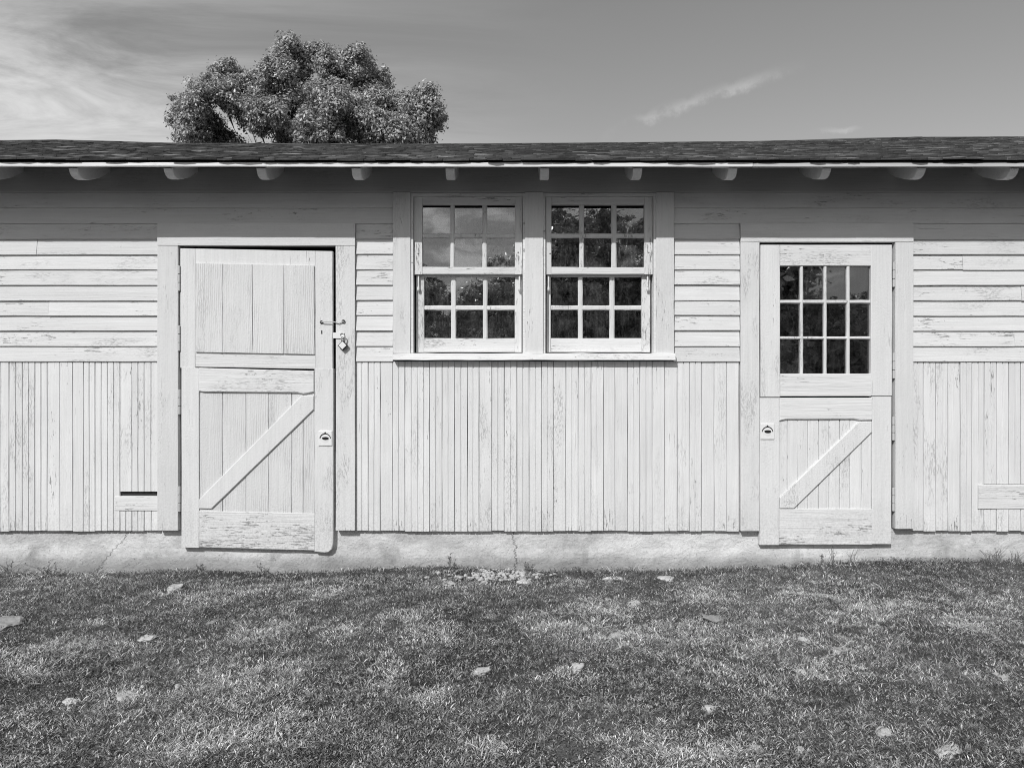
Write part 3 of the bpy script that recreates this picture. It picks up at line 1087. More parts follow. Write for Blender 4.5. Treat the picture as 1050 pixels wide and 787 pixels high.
casing('door_casing', X(164.3), X(185.3), Z(542.2), Z(253.2))
casing('door_casing', X(345.8), X(365.2), Z(542.2), Z(253.2))
casing('door_casing', X(164.3), X(365.2), Z(252.8), Z(230.2), True)
casing('door_casing', X(757.8), X(776.6), Z(542.8), Z(249.6))
casing('door_casing', X(915.0), X(933.2), Z(540.6), Z(249.6))
casing('door_casing', X(757.8), X(933.2), Z(249.2), Z(230.4), True)
for a, b in ((404, 421.8), (538.2, 556.8), (671.6, 689.8)):
    casing('window_casing', X(a), X(b), Z(362.2), Z(198.8))
v, f = boxes([(X(421.9), X(424.3), -0.034, 0.085, Z(362), Z(199)), (X(535.9), X(538.1), -0.034, 0.085, Z(362), Z(199)), (X(556.9), X(559), -0.034, 0.085, Z(362), Z(199)), (X(669.4), X(671.5), -0.034, 0.085, Z(362), Z(199)),
              (X(538.2), X(556.8), 0.002, 0.085, Z(362), Z(199)), (X(424.4), X(535.8), -0.034, 0.085, Z(202.2), Z(199)), (X(559.1), X(669.3), -0.034, 0.085, Z(202.2), Z(199))])
mesh_obj('window_jamb', v, f, M['sashrail'], wall, origin=(0, 0, 0))
hboard('window_sill', X(404.4), X(690.4), Z(369.6), Z(362.4), -0.074, 0.085, M['sill'], wall, bev=0.004, tilt=0.010, jit=0.0012, step=0.1)
# door reveals behind the casings
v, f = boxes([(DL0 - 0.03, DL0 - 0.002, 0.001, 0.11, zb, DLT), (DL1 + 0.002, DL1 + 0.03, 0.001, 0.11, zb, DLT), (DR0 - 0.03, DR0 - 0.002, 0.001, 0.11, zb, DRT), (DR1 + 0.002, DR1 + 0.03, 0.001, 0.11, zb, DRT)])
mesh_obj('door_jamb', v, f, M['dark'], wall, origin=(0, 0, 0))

# ------------------------------------------------------------------ windows


def pane(parent, x0, x1, z0, z1, y, mat):
    cx, cz = (x0 + x1) / 2, (z0 + z1) / 2
    hx, hz, t = (x1 - x0) / 2, (z1 - z0) / 2, 0.0015
    v, f = boxes([(cx - hx, cx + hx, y - t, y + t, cz - hz, cz + hz)])
    rx, rz_ = random.gauss(0, 0.0026), random.gauss(0, 0.0026)
    v = [(p[0], p[1] + (p[2] - cz) * rx + (p[0] - cx) * rz_, p[2]) for p in v]
    return mesh_obj('pane', v, f, mat, parent)


def sash(parent, x0, x1, z0, z1, cols, rows, yf, glass_mat, stile_y=0.032, slip=False):
    """cols/rows: pane spans; stiles and rails around them, bars between, each pane set behind the bars"""
    yb = yf + stile_y
    vboard('stile', x0, cols[0][0], z0, z1, yf, yb, M['sash'], parent, bev=0.003, jit=0.0005)
    vboard('stile', cols[-1][1], x1, z0, z1, yf, yb, M['sash'], parent, bev=0.003, jit=0.0005)
    hboard('top_rail', cols[0][0] + 0.0005, cols[-1][1] - 0.0005, rows[0][1], z1, yf + 0.001, yb, M['sashrail'], parent, bev=0.002)
    hboard('bottom_rail', cols[0][0] + 0.0005, cols[-1][1] - 0.0005, z0, rows[-1][0], yf + 0.001, yb, M['sashrail'], parent, bev=0.003)
    for a, b in zip(cols[:-1], cols[1:]):
        vboard('muntin', a[1], b[0], rows[-1][0] + 0.0005, rows[0][1] - 0.0005, yf + 0.004, yb - 0.004, M['sash'], parent, bev=0.007, jit=0.0007, step=0.05)
    for a, b in zip(rows[:-1], rows[1:]):
        hboard('muntin', cols[0][0] + 0.0005, cols[-1][1] - 0.0005, b[1], a[0], yf + 0.006, yb - 0.006, M['sash'], parent, bev=0.007, jit=0.0007, step=0.05)
    for (a, b) in cols:
        for (c, d) in rows:
            pane(parent, a - 0.004, b + 0.004, c - 0.004, d + (0.004 if (c, d) != rows[0] or not slip else -0.017 + random.uniform(-0.003, 0.003)), yf + 0.021, glass_mat)


def px_cols(l):
    return [(X(a), X(b)) for a, b in l]


def px_rows(l):
    return [(Z(b), Z(a)) for a, b in l]


def horn(parent, px, py, y):
    x, z = X(px), Z(py)
    v, f = tube([(x, y, z + 0.012), (x, y, z - 0.060), (x, y, z - 0.075), (x, y - 0.002, z - 0.09), (x, y - 0.002, z - 0.104), (x, y, z - 0.110)], [0.0055, 0.0052, 0.005, 0.0095, 0.0095, 0.003], 8)
    return mesh_obj('sash_horn', v, f, M['sash'], parent, smooth_shade=True)


def bolt(parent, px, py, y, r=0.006):
    x, z = X(px), Z(py)
    v, f = tube([(x, y + 0.004, z), (x, y - 0.003, z), (x, y - 0.006, z)], [r, r, r * 0.5], 8)
    return mesh_obj('bolt', v, f, M['hinge'], parent)


UY, LYY = -0.014, 0.024
for (nm, cu, cl_, u0, u1, l0, l1, lab, hx) in (
    ('left', [(433.3, 461.8), (466.2, 494.6), (499.4, 528)], [(434.4, 462.2), (467.3, 495), (499.8, 528)], 424.6, 535.6, 426.2, 535.0, 'left sash window reflecting pale clouds in its upper panes', (429, 532.6)),
    ('right', [(565.3, 593.8), (598.8, 626.8), (632.1, 660.4)], [(565.0, 593.2), (598.0, 625.6), (630.8, 658.6)], 559.4, 669.0, 560.6, 667.6, 'right sash window with darker panes reflecting trees', (559.6 + 3, 664.2))):
    wn = empty('window', (X((u0 + u1) / 2), 0, Z(362)), shed)
    wn['label'] = lab
    sash(wn, X(u0), X(u1), Z(281.4), Z(202.4), px_cols(cu), px_rows([(210.4, 239.5), (244.2, 274.0)]), UY, M['glass_up'], slip=True)
    sash(wn, X(l0), X(l1), Z(360.8), Z(276.5), px_cols(cl_), px_rows([(283.2, 312.6), (317.6, 346.4)]), LYY, M['glass_low'])
    for h in hx:
        horn(wn, h, 281.6, 0.006)
    bolt(wn, u0 + 4.4, 260, UY)
    bolt(wn, u1 - 4.4, 259, UY)

# ------------------------------------------------------------------ left half door (hangs a little, so it sags to the right)
HX = X(187)


def sag(p):
    return (p[0], p[1], p[2] - 0.0195 * (p[0] - HX))


def sag2(p):
    return (p[0] + (Z(560) - p[2]) * 0.0, p[1], p[2] - 0.026 * (p[0] - HX))


def hinge(parent, px, py0, py1, y, xf=None):
    x = X(px)
    z0, z1 = Z(py1), Z(py0)
    parts = []
    m3 = [(z0, z0 + (z1 - z0) * 0.32), (z0 + (z1 - z0) * 0.335, z0 + (z1 - z0) * 0.66), (z0 + (z1 - z0) * 0.675, z1)]
    for (a, b) in m3:
        parts.append(tube([(x, y, a), (x, y, a + 0.002), (x, y, b - 0.002), (x, y, b)], [0.006, 0.0085, 0.0085, 0.006], 9))
    v, f = merge(*parts)
    return mesh_obj('hinge', v, f, M['hinge'], parent, smooth_shade=False)


def lock_plate(parent, px0, px1, py0, py1, y, xf=None):
    x0, x1, z0, z1 = X(px0), X(px1), Z(py1), Z(py0)
    cx, cz = (x0 + x1) / 2, (z0 + z1) / 2
    pl = prism('lock_plate', [(x0, z0), (x1, z0), (x1, z1), (x0, z1)], y - 0.007, y, M['plate'], parent, bev=0.002)
    # flush ring seen from the front
    pts = [(cx + 0.035 * math.cos(a), y - 0.009, cz - 0.004 + 0.035 * math.sin(a)) for a in np.linspace(R(8), R(172), 15)]
    v, f = tube(pts, 0.0028, 6)
    mesh_obj('ring', v, f, M['iron'], parent)
    # dished cup; a black disc stands for the shade inside its finger hole
    v = [(cx, y - 0.0105, cz - 0.006)]
    for a in range(20):
        w = 2 * math.pi * a / 20
        v.append((cx + 0.026 * math.cos(w), y - 0.0072, cz - 0.004 + 0.026 * math.sin(w)))
    f = [(0, i + 1, (i + 1) % 20 + 1) for i in range(20)]
    fix_normals(mesh_obj('cup', v, f, M['plate'], parent, smooth_shade=True))
    pts = []
    for a in range(16):
        w = 2 * math.pi * a / 16
        pts.append((cx + 0.001 + 0.022 * math.cos(w), cz + 0.002 + 0.0095 * math.sin(w) * (1.25 if math.sin(w) < 0 else 0.8)))
    prism('hole_shade_disc', pts, y - 0.0125, y - 0.008, M['black'], parent, bev=0.0006)
    v, f = tube([(cx, y - 0.006, cz + 0.036), (cx, y - 0.013, cz + 0.036)], [0.006, 0.005], 8)
    mesh_obj('screw', v, f, M['iron'], parent)
    return pl


DBK = 0.012
# upper leaf
up = empty('door_leaf', (HX, 0, Z(377)), shed)
up['label'] = 'solid planked upper leaf of the left half door'
xl, xm0, xm1, xr_ = X(186.7), X(202.2), X(324.4), X(342.2)
vboard('stile', xl, xm0, Z(377), Z(255.3), -0.030, DBK, M['stile'], up, xf=sag)
vboard('stile', xm1, xr_, Z(378), Z(255.3), -0.032, DBK, M['stile'], up, xf=sag)
hboard('top_rail', xm0 + 0.001, xm1 - 0.001, Z(272), Z(255.3), -0.031, DBK, M['stile'], up, xf=sag)
hboard('bottom_rail', xm0 + 0.001, xm1 - 0.001, Z(375.6), Z(359), -0.030, DBK, M['rail'], up, xf=sag)
pe_ = [202.6, 230.8, 261.0, 292.8, 324.0]
for a, b in zip(pe_[:-1], pe_[1:]):
    vboard('plank', X(a) + 0.0008, X(b) - 0.0008, Z(360.6), Z(270.6), -0.041 + random.uniform(-0.001, 0.001), DBK - 0.004, M['doorplank'], up, bev=0.0035, xf=sag)
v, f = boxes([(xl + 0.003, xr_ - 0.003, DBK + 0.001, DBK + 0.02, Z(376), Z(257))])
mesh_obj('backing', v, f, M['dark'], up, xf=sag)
hinge(up, 185.9, 273, 299, -0.034)
hinge(up, 185.9, 334, 360, -0.034)
# hasp folded round the edge of the leaf, and the hook bar above it
v, f = boxes([(X(343.2), X(354.5), -0.0515, -0.0480, Z(347.2), Z(341.3))])
mesh_obj('hasp', v, f, M['plate'], up)
v, f = tube([(X(331), -0.030, Z(330.6)), (X(331), -0.044, Z(330.6)), (X(333), -0.050, Z(330.4)), (X(344), -0.052, Z(330.5)), (X(349), -0.051, Z(332.0)), (X(353.5), -0.051, Z(330.2)), (X(354.6), -0.047, Z(331.6))], 0.0032, 7)
mesh_obj('hook', v, f, M['hinge'], up, smooth_shade=True)
pts = [(X(331) + 0.008 * math.cos(a), -0.037, Z(330.6) + 0.008 * math.sin(a)) for a in np.linspace(0, 2 * math.pi, 13)]
v, f = tube(pts, 0.0030, 6)
mesh_obj('hook_eye', v, f, M['iron'], up)
pts = [(X(353.8) + 0.009 * math.cos(a), -0.050, Z(330.0) + 0.009 * math.sin(a)) for a in np.linspace(0, 2 * math.pi, 13)]
v, f = tube(pts, 0.0030, 6)
mesh_obj('hook_eye', v, f, M['iron'], wall)
v, f = boxes([(X(330.5), X(331.7), -0.0335, -0.030, Z(342.5), Z(339))])
mesh_obj('keyhole', v, f, M['iron'], up)
# staple on the casing that the padlock hangs from
pts = [(X(352.6) + 0.012 * math.cos(a), -0.056, Z(343.6) + 0.010 * math.sin(a)) for a in np.linspace(0, math.pi, 9)]
v, f = tube([(pts[0][0], -0.04, pts[0][2] - 0.006)] + pts + [(pts[-1][0], -0.04, pts[-1][2] - 0.006)], 0.0028, 6)
mesh_obj('staple', v, f, M['hinge'], wall)
# padlock
pk = empty('padlock', (X(354), -0.056, Z(359.5)))
prop(pk, 'small square steel padlock hanging from the hasp on the left door', 'padlock')
cx, cz, hs = X(353.7), Z(354.6), 0.033
prism('body', [(cx, cz - hs), (cx + hs, cz), (cx, cz + hs), (cx - hs, cz)], -0.074, -0.052, M['iron'], pk, bev=0.004)
prism('label_plate', [(cx - 0.0005, cz - hs * 0.80), (cx + hs * 0.80, cz), (cx, cz + hs * 0.80), (cx - hs * 0.80, cz)], -0.0775, -0.0744, M['plate'], pk, bev=0.0015)
ptz = cz + hs * 0.55
pts = [(cx - 0.008, -0.063, ptz)]
pts += [(cx + 0.004 + 0.0125 * math.cos(a), -0.063, Z(347.0) + 0.0125 * math.sin(a)) for a in np.linspace(R(200), R(-20), 10)]
pts += [(cx + 0.011, -0.063, ptz)]
v, f = tube(pts, 0.0036, 8)
mesh_obj('shackle', v, f, M['steel'], pk, smooth_shade=True)

# lower leaf
lo = empty('door_leaf', (HX, 0, Z(565)), shed)
lo['label'] = 'planked lower leaf of the left half door with a diagonal brace'
xl, xm0, xm1, xr_ = X(188.2), X(206.2), X(323.8), X(342.9)
ZT, ZB = Z(376.6), Z(559.6)
vboard('stile', xl, xm0, ZB, ZT, -0.034, DBK, M['stile'], lo, xf=sag2)
prism('stile', [(xm1, ZB - 0.006), (xr_ - 0.055, ZB - 0.012), (xr_ - 0.03, ZB - 0.006), (xr_ - 0.012, ZB + 0.010), (xr_ - 0.002, ZB + 0.045), (xr_, ZB + 0.12), (xr_, ZT + 0.018), (xm1, ZT + 0.018)], -0.034, DBK, M['stile'], lo, bev=0.003, xf=sag2)
TZ0, TZ1 = Z(400), ZT
prism('top_rail', [(xm0 + 0.001, TZ0 - 0.004), (xm0 + 0.03, TZ0 + 0.004), (xm1 - 0.11, TZ0 + 0.004), (xm1 - 0.07, TZ0 - 0.004), (xm1 - 0.001, TZ0 + 0.012), (xm1 - 0.001, TZ1), (xm0 + 0.001, TZ1)], -0.042, DBK, M['rail'], lo, bev=0.005, xf=sag2)
hboard('bottom_rail', xm0 + 0.001, xm1 - 0.001, ZB + 0.001, Z(522), -0.032, DBK, M['rail'], lo, xf=sag2)
pe_ = [206.4, 229.7, 253.6, 276.8, 300.2, 312.0, 323.6]
for a, b in zip(pe_[:-1], pe_[1:]):
    vboard('plank', X(a) + 0.0008, X(b) - 0.0008, Z(524), Z(398), -0.026 + random.uniform(-0.001, 0.001), DBK - 0.002, M['doorplank'], lo, bev=0.003, xf=sag2)
prism('brace', [(X(206.6), Z(519.6)), (X(206.6), Z(510.5)), (X(310.5), Z(402.5)), (X(323.0), Z(402.0)), (X(323.0), Z(416.0)), (X(219), Z(519.6))], -0.039, -0.022, M['stile'], lo, bev=0.003, xf=sag2)
v, f = boxes([(xl + 0.003, xr_ - 0.003, DBK + 0.001, DBK + 0.02, Z(556), Z(379))])
mesh_obj('backing', v, f, M['dark'], lo, xf=sag2)
hinge(lo, 186.2, 399, 424.5, -0.034)
hinge(lo, 186.2, 497.5, 523.5, -0.034)
lock_plate(lo, 328.2, 341.8, 441.2, 456.2, -0.034)

# ------------------------------------------------------------------ right half door
up = empty('door_leaf', (X(913), 0, Z(406.6)), shed)
up['label'] = 'glazed upper leaf of the right half door with twelve panes'
xl, xm0, xm1, xr_ = X(778.2), X(798.2), X(891.0), X(912.4)
vboard('stile', xl, xm0, Z(406.6), Z(251.8), -0.032, DBK, M['stile'], up)
vboard('stile', xm1, xr_, Z(405.4), Z(251.8), -0.032, DBK, M['stile'], up)
hboard('top_rail', xm0 + 0.001, xm1 - 0.001, Z(273.2), Z(251.8), -0.031, DBK, M['rail'], up)
hboard('bottom_rail', xm0 + 0.001, xm1 - 0.001, Z(406.0), Z(383.0), -0.031, DBK, M['rail'], up)
cols = px_cols([(798.4, 819.4), (822.3, 843.4), (846.4, 866.8), (870.0, 890.8)])
rws = px_rows([(273.4, 307.8), (311.4, 345.0), (348.0, 382.8)])
for a, b in zip(cols[:-1], cols[1:]):
    vboard('muntin', a[1], b[0], rws[-1][0] + 0.0005, rws[0][1] - 0.0005, -0.026, 0.004, M['sash'], up, bev=0.006, jit=0.0005, step=0.06)
for a, b in zip(rws[:-1], rws[1:]):
    hboard('muntin', cols[0][0] + 0.0005, cols[-1][1] - 0.0005, b[1], a[0], -0.024, 0.002, M['sash'], up, bev=0.006, jit=0.0005, step=0.06)
for (a, b) in cols:
    for (c, d) in rws:
        pane(up, a - 0.002, b + 0.002, c - 0.002, d + 0.002, -0.004, M['glass_door'])
hinge(up, 914.0, 269.5, 295, -0.034)
hinge(up, 914.0, 362, 388, -0.034)
lo = empty('door_leaf', (X(913), 0, Z(557)), shed)
lo['label'] = 'planked lower leaf of the right half door with a diagonal brace'
xl, xm0, xm1, xr_ = X(777.2), X(797.2), X(891.8), X(911.6)
ZT, ZB = Z(407.6), Z(557.2)
vboard('stile', xl, xm0, ZB, ZT, -0.034, DBK, M['stile'], lo)
vboard('stile', xm1, xr_, ZB + 0.006, ZT + 0.010, -0.034, DBK, M['stile'], lo)
TZ0 = Z(430)
prism('top_rail', [(xm0 + 0.001, TZ0 - 0.006), (xm0 + 0.05, TZ0 + 0.004), (xm1 - 0.12, TZ0 + 0.005), (xm1 - 0.08, TZ0 - 0.004), (xm1 - 0.001, TZ0 - 0.002), (xm1 - 0.001, ZT), (xm0 + 0.001, ZT)], -0.042, DBK, M['rail'], lo, bev=0.005)
hboard('bottom_rail', xm0 + 0.001, xm1 - 0.001, ZB + 0.001, Z(520.6), -0.033, DBK, M['rail'], lo)
pe_ = [797.4, 806, 816.4, 827, 838, 848.7, 859.4, 870, 881.5, 891.6]
for a, b in zip(pe_[:-1], pe_[1:]):
    vboard('plank', X(a) + 0.0008, X(b) - 0.0008, Z(522), Z(428), -0.026 + random.uniform(-0.0012, 0.0012), DBK - 0.002, M['bead'], lo, bev=0.004)
prism('brace', [(X(797.6), Z(520)), (X(797.6), Z(509)), (X(878.5), Z(431.6)), (X(891.2), Z(431.8)), (X(891.2), Z(442.5)), (X(812), Z(520))], -0.039, -0.022, M['stile'], lo, bev=0.003)
v, f = boxes([(xl + 0.003, xr_ - 0.003, DBK + 0.001, DBK + 0.02, Z(554), Z(409))])
mesh_obj('backing', v, f, M['dark'], lo)
hinge(lo, 913.6, 427, 451, -0.034)
hinge(lo, 913.6, 499, 523, -0.034)
lock_plate(lo, 777.8, 791.8, 433.8, 449.8, -0.034)

# ------------------------------------------------------------------ trees


def leaf_cloud(clumps, per, size, r, flat=0.75, tone=(0.2, 0.9)):
    """many leaf-sized folded faces round the clump centres"""
    cl = np.array(clumps)
    idx = r.choice(len(cl), size=per * len(cl), p=cl[:, 3] ** 1.6 / (cl[:, 3] ** 1.6).sum())
    n = len(idx)
    d = r.normal(size=(n, 3))
    d /= np.linalg.norm(d, axis=1)[:, None]
    rad = cl[idx, 3] * np.clip(np.abs(r.normal(0.55, 0.30, n)), 0, 1.15)
    c = cl[idx, :3] + d * rad[:, None] * np.array([1, 1, flat])
    nrm = d * 0.9 + r.normal(size=(n, 3)) * 0.45 + np.array([0, 0, 0.55])
    nrm /= np.linalg.norm(nrm, axis=1)[:, None]
    t = np.cross(nrm, r.normal(size=(n, 3)))
    t /= np.linalg.norm(t, axis=1)[:, None]
    b = np.cross(nrm, t)
    s = size * r.uniform(0.65, 1.35, n)[:, None]
    fold = nrm * s * 0.16
    v = np.stack([c - t * s, c + b * s * 0.5 - fold, c + t * s, c - b * s * 0.5 - fold], 1).reshape(-1, 3)
    k = np.arange(n)[:, None] * 4
    q = np.concatenate([k + np.array([[0, 1, 2]]), k + np.array([[0, 2, 3]])], 0)
    ctone = r.uniform(-0.12, 0.12, len(cl))[idx]
    tn = np.clip(r.uniform(tone[0], tone[1], n) + ctone, 0, 1.2)
    return v, q, np.repeat(tn, 4)


def make_tree(name, base, lobes, label, cat, group, per, leaf, seed, trunk_r, subs=14, sub_r=0.42, gap=None):
    r = np.random.default_rng(seed)
    root = empty(name, base)
    prop(root, label, cat, group)
    base = np.array(base, dtype=float)
    cl = []
    for (x, y, z, q) in lobes:
        k = max(5, int(subs * q))
        d = r.normal(size=(k, 3))
        d /= np.linalg.norm(d, axis=1)[:, None]
        rad = q * r.uniform(0.15, 1.05, k) ** 0.7
        p = np.array([x, y, z]) + d * rad[:, None] * np.array([1, 1, 0.85])
        p = p + r.normal(size=p.shape) * sub_r * 0.45
        for pp in p:
            if gap is None or not gap(pp):
                cl.append((*pp, sub_r * r.uniform(0.45, 1.3)))
        # twigs that stand out of the lobe
        k2 = max(4, int(k * 0.55))
        d = r.normal(size=(k2, 3)) + np.array([0, -0.2, 0.35])
        d /= np.linalg.norm(d, axis=1)[:, None]
        p = np.array([x, y, z]) + d * (q * r.uniform(0.9, 1.08, k2) + sub_r * r.uniform(0.15, 0.55, k2))[:, None]
        for pp in p:
            if gap is None or not gap(pp):
                cl.append((*pp, sub_r * r.uniform(0.3, 0.6)))
    v, q, tn = leaf_cloud(cl, per, leaf, r)
    bulk('crown', v, q, M['leaf'], root, tn)
    # trunk and limbs up into the lobes
    lob = np.array(lobes)
    cz = lob[:, 2].min()
    mid = lob[:, :3].mean(0)
    fork = np.array([base[0] * 0.7 + mid[0] * 0.3, base[1] * 0.7 + mid[1] * 0.3, base[2] + (mid[2] - base[2]) * 0.42])
    parts = [tube([base + [0, 0, -0.3], base + [0, 0, 0.15], (base * 0.5 + fork * 0.5) + [0.1, 0, 0], fork], [trunk_r * 1.5, trunk_r * 1.15, trunk_r * 0.95, trunk_r * 0.8], 10)]
    for (x, y, z, qq) in (lobes if gap is None else lobes[1:44:3]):
        e = np.array([x, y, z])
        m = fork * 0.5 + e * 0.5 + r.normal(size=3) * 0.25 + np.array([0, 0, -0.1 * np.linalg.norm(e - fork)])
        parts.append(tube([fork - [0, 0, 0.1], fork * 0.7 + m * 0.3, m, e], [trunk_r * 0.42, trunk_r * 0.30, trunk_r * 0.17, trunk_r * 0.05], 6))
        for j in range(3):
            d = r.normal(size=3)
            d /= np.linalg.norm(d)
            parts.append(tube([m * 0.3 + e * 0.7, e + d * qq * 0.75], [trunk_r * 0.12, trunk_r * 0.03], 5))
    v, f = merge(*parts)
    mesh_obj('trunk', v, f, M['bark'], root, smooth_shade=True)
    return root


TD = 22.0
tp = F / TD
lob_px = [(236, 77, 20, 0.3), (222, 94, 19, -0.6), (197, 108, 19, 0.2), (190, 124, 14, 0.0), (198, 140, 18, -0.2), (220, 142, 16, 0.4), (236, 148, 14, 0.2), (210, 128, 14, 0.3), (205, 100, 14, 0.4), (240, 106, 16, 0.2), (262, 118, 16, 0.3), (252, 104, 18, 0.5), (283, 80, 26, -0.5), (299, 53, 13, 0.2), (327, 60, 20, 0.6),
          (352, 88, 15, 1.0), (366, 62, 20, -0.3), (384, 82, 21, 0.3), (338, 106, 25, -1.0), (274, 119, 25, -0.8), (300, 140, 25, 0.5), (328, 135, 28, -1.2), (368, 122, 28, -0.7), (407, 112, 19, 0.2),
          (436, 105, 15, -0.1), (443, 120, 12, 0.3), (430, 136, 14, 0.2), (402, 140, 24, -0.5), (310, 92, 20, 0.9), (262, 92, 16, 0.2), (345, 70, 14, 0.5), (352, 106, 20, 0.4), (308, 112, 20, 0.3), (420, 128, 16, 0.5), (386, 104, 18, 0.6), (395, 124, 18, -0.4), (346, 128, 22, 0.2), (258, 134, 14, -0.6), (240, 88, 14, 0.7), (310, 66, 14, 0.4), (384, 146, 20, -0.2), (362, 150, 20, 0.4), (206, 120, 12, 0.6), (290, 165, 34, 0), (350, 168, 36, 0.3), (400, 170, 30, 0.2), (240, 172, 24, 0.2), (205, 168, 20, 0.0), (320, 195, 30, 0.0), (376, 196, 26, 0.4)]
rb = random.Random(12)
bridge = []
for _ in range(420):
    a, b = rb.choice(lob_px), rb.choice(lob_px)
    dist = math.hypot(a[0] - b[0], a[1] - b[1])
    if 8 < dist < 46 and len(bridge) < 75:
        t = rb.uniform(0.3, 0.7)
        bridge.append((a[0] * (1 - t) + b[0] * t + rb.uniform(-4, 4), a[1] * (1 - t) + b[1] * t + rb.uniform(-3, 5), rb.uniform(9, 15), a[3] * (1 - t) + b[3] * t + rb.uniform(-0.5, 0.3)))
lobes = []
for (px, py, q, dd) in lob_px + bridge:
    yy = TD - CAM_D + dd * 1.6
    s = F / (yy + CAM_D)
    lobes.append(((px - 525) / s, yy, CAM_Z + (393.5 - py) / s, max(0.22, q / s - 0.27)))


def GAP(p):
    """the slanting opening in the left of the crown, and two small ones higher up"""
    k = F / (p[1] + CAM_D)
    a, b = 525 + p[0] * k, 393.5 - (p[2] - CAM_Z) * k
    t = min(max(((a - 218) * 40 + (b - 108) * 37) / (40 * 40 + 37 * 37), 0), 1)
    return math.hypot(a - 218 - 40 * t, b - 108 - 37 * t) < 9.5 or math.hypot(a - 323, b - 78) < 6.5 or math.hypot(a - 357, b - 76) < 6.5


tx = (325 - 525) / tp
make_tree('broadleaf_tree', (tx, TD - CAM_D, float(gz(tx, TD - CAM_D))), lobes, 'large leafy tree rising above the shed roof, left of centre', 'tree', None, 185, 0.047, 3, 0.11, subs=80, sub_r=0.30, gap=GAP)


def auto_lobes(cx, cy, h, w, seed):
    r = np.random.default_rng(seed)
    g = float(gz(cx, cy))
    out = []
    for k in range(13):
        a = r.uniform(0, 2 * math.pi)
        t = r.uniform(0, 1)
        z = g + h * (0.34 + 0.54 * t)
        rad = w * 0.5 * math.sqrt(max(0.05, 1 - ((t - 0.35) / 0.8) ** 2)) * r.uniform(0.25, 0.75)
        out.append((cx + rad * math.cos(a), cy + rad * math.sin(a), z, w * r.uniform(0.17, 0.26)))
    out.append((cx, cy, g + h * 0.88, w * 0.16))
    return out


# trees across the yard, behind the camera; the panes mirror them
mir = [  # pixel column and crown-top row as mirrored in the glass, distance from the wall, width, label
    (580, 206, 26, 4.6, 'tall tree mirrored in the right window, leftmost of its tree line'),
    (618, 210, 30, 5.4, 'broad tree mirrored in the right window, middle of its tree line'),
    (650, 220, 28, 4.6, 'rounded tree mirrored in the right window, rightmost of its tree line'),
    (446, 291, 34, 4.6, 'low tree mirrored in the lower left panes of the left window'),
    (487, 306, 40, 6.5, 'distant low tree mirrored in the middle panes of the left window'),
    (786, 236, 12.5, 3.9, 'near tree mirrored in the left panes of the right door'),
    (838, 304, 30, 5.0, 'low tree mirrored in the middle panes of the right door'),
    (880, 312, 34, 5.6, 'low hedge tree mirrored in the right panes of the right door'),
    (715, 262, 30, 6.5, 'round tree standing across the yard between window and door mirrors'),
    (535, 262, 32, 5.5, 'leafy tree standing across the yard opposite the window post'),
]
for k, (px, py, dist, w, lab) in enumerate(mir):
    vd = CAM_D + dist
    x = (px - 525) / F * vd
    topz = CAM_Z + (393.5 - py) / F * vd
    g = float(gz(x, -dist))
    make_tree('yard_tree', (x, -dist, g), auto_lobes(x, -dist, topz - g, w, 40 + k), lab, 'tree', 'trees across the yard', 70, 0.11, 60 + k, 0.14, subs=12, sub_r=0.62)

# ------------------------------------------------------------------ grass
dry_px = [(265, 648, 60, 12), (350, 652, 40, 12), (95, 640, 40, 8), (440, 650, 50, 14), (240, 692, 60, 12), (125, 715, 45, 10), (300, 690, 30, 14), (420, 632, 40, 8), (590, 690, 35, 9), (250, 757, 60, 16),
          (440, 715, 35, 12), (395, 700, 30, 20), (560, 640, 40, 14), (620, 625, 50, 10), (730, 612, 60, 9), (820, 612, 70, 9), (900, 625, 50, 14), (640, 760, 40, 12), (500, 770, 40, 12), (180, 775, 50, 10), (860, 690, 60, 10),
          (30, 690, 40, 10), (800, 660, 40, 8), (990, 640, 40, 14), (330, 610, 40, 6), (200, 620, 40, 6)]
dry = []
for (px, py, w, h) in dry_px:
    p = hit(px, py)
    q = hit(px, min(py + h, 786))
    d = p[1] + CAM_D
    dry.append((p[0], p[1], w / F * d, max(0.07, abs(p[1] - q[1]))))


def dryness(x, y):
    s = vnoise(x * 0.9 + y * 0.5, y * 1.8 - x * 0.6, 31, 4, 1.5)
    out = np.clip((s - 0.47) * 3.6, 0, 1) * 0.7
    for (a, b, w, h) in dry:
        out = out + 1.0 * np.exp(-(((x - a) / (w * 0.62)) ** 2 + ((y - b) / (h * 0.85)) ** 2)) * (0.5 + vnoise(x, y, 77, 3, 6.0))
    return np.clip(out, 0, 1)


def scatter(n, seed):
    """positions denser where the photograph looks closest"""
    r = np.random.default_rng(seed)
    d = np.concatenate([r.uniform(2.2, 5.12, int(n * 0.88)), r.uniform(0.3, 2.2, n - int(n * 0.88))])
    x = r.uniform(-1, 1, n) * (0.95 + 0.70 * d)
    # a thinner margin on both sides, for a step to the left or right
    m = n // 5
    d2 = r.uniform(0.3, 5.12, m)
    x = np.concatenate([x, np.sign(r.uniform(-1, 1, m)) * (0.95 + 0.70 * d2 + r.uniform(-0.05, 2.4, m) * r.uniform(0.7, 1, m))])
    y = np.concatenate([d, d2]) - CAM_D
    k = y < -0.012
    return x[k], y[k], r


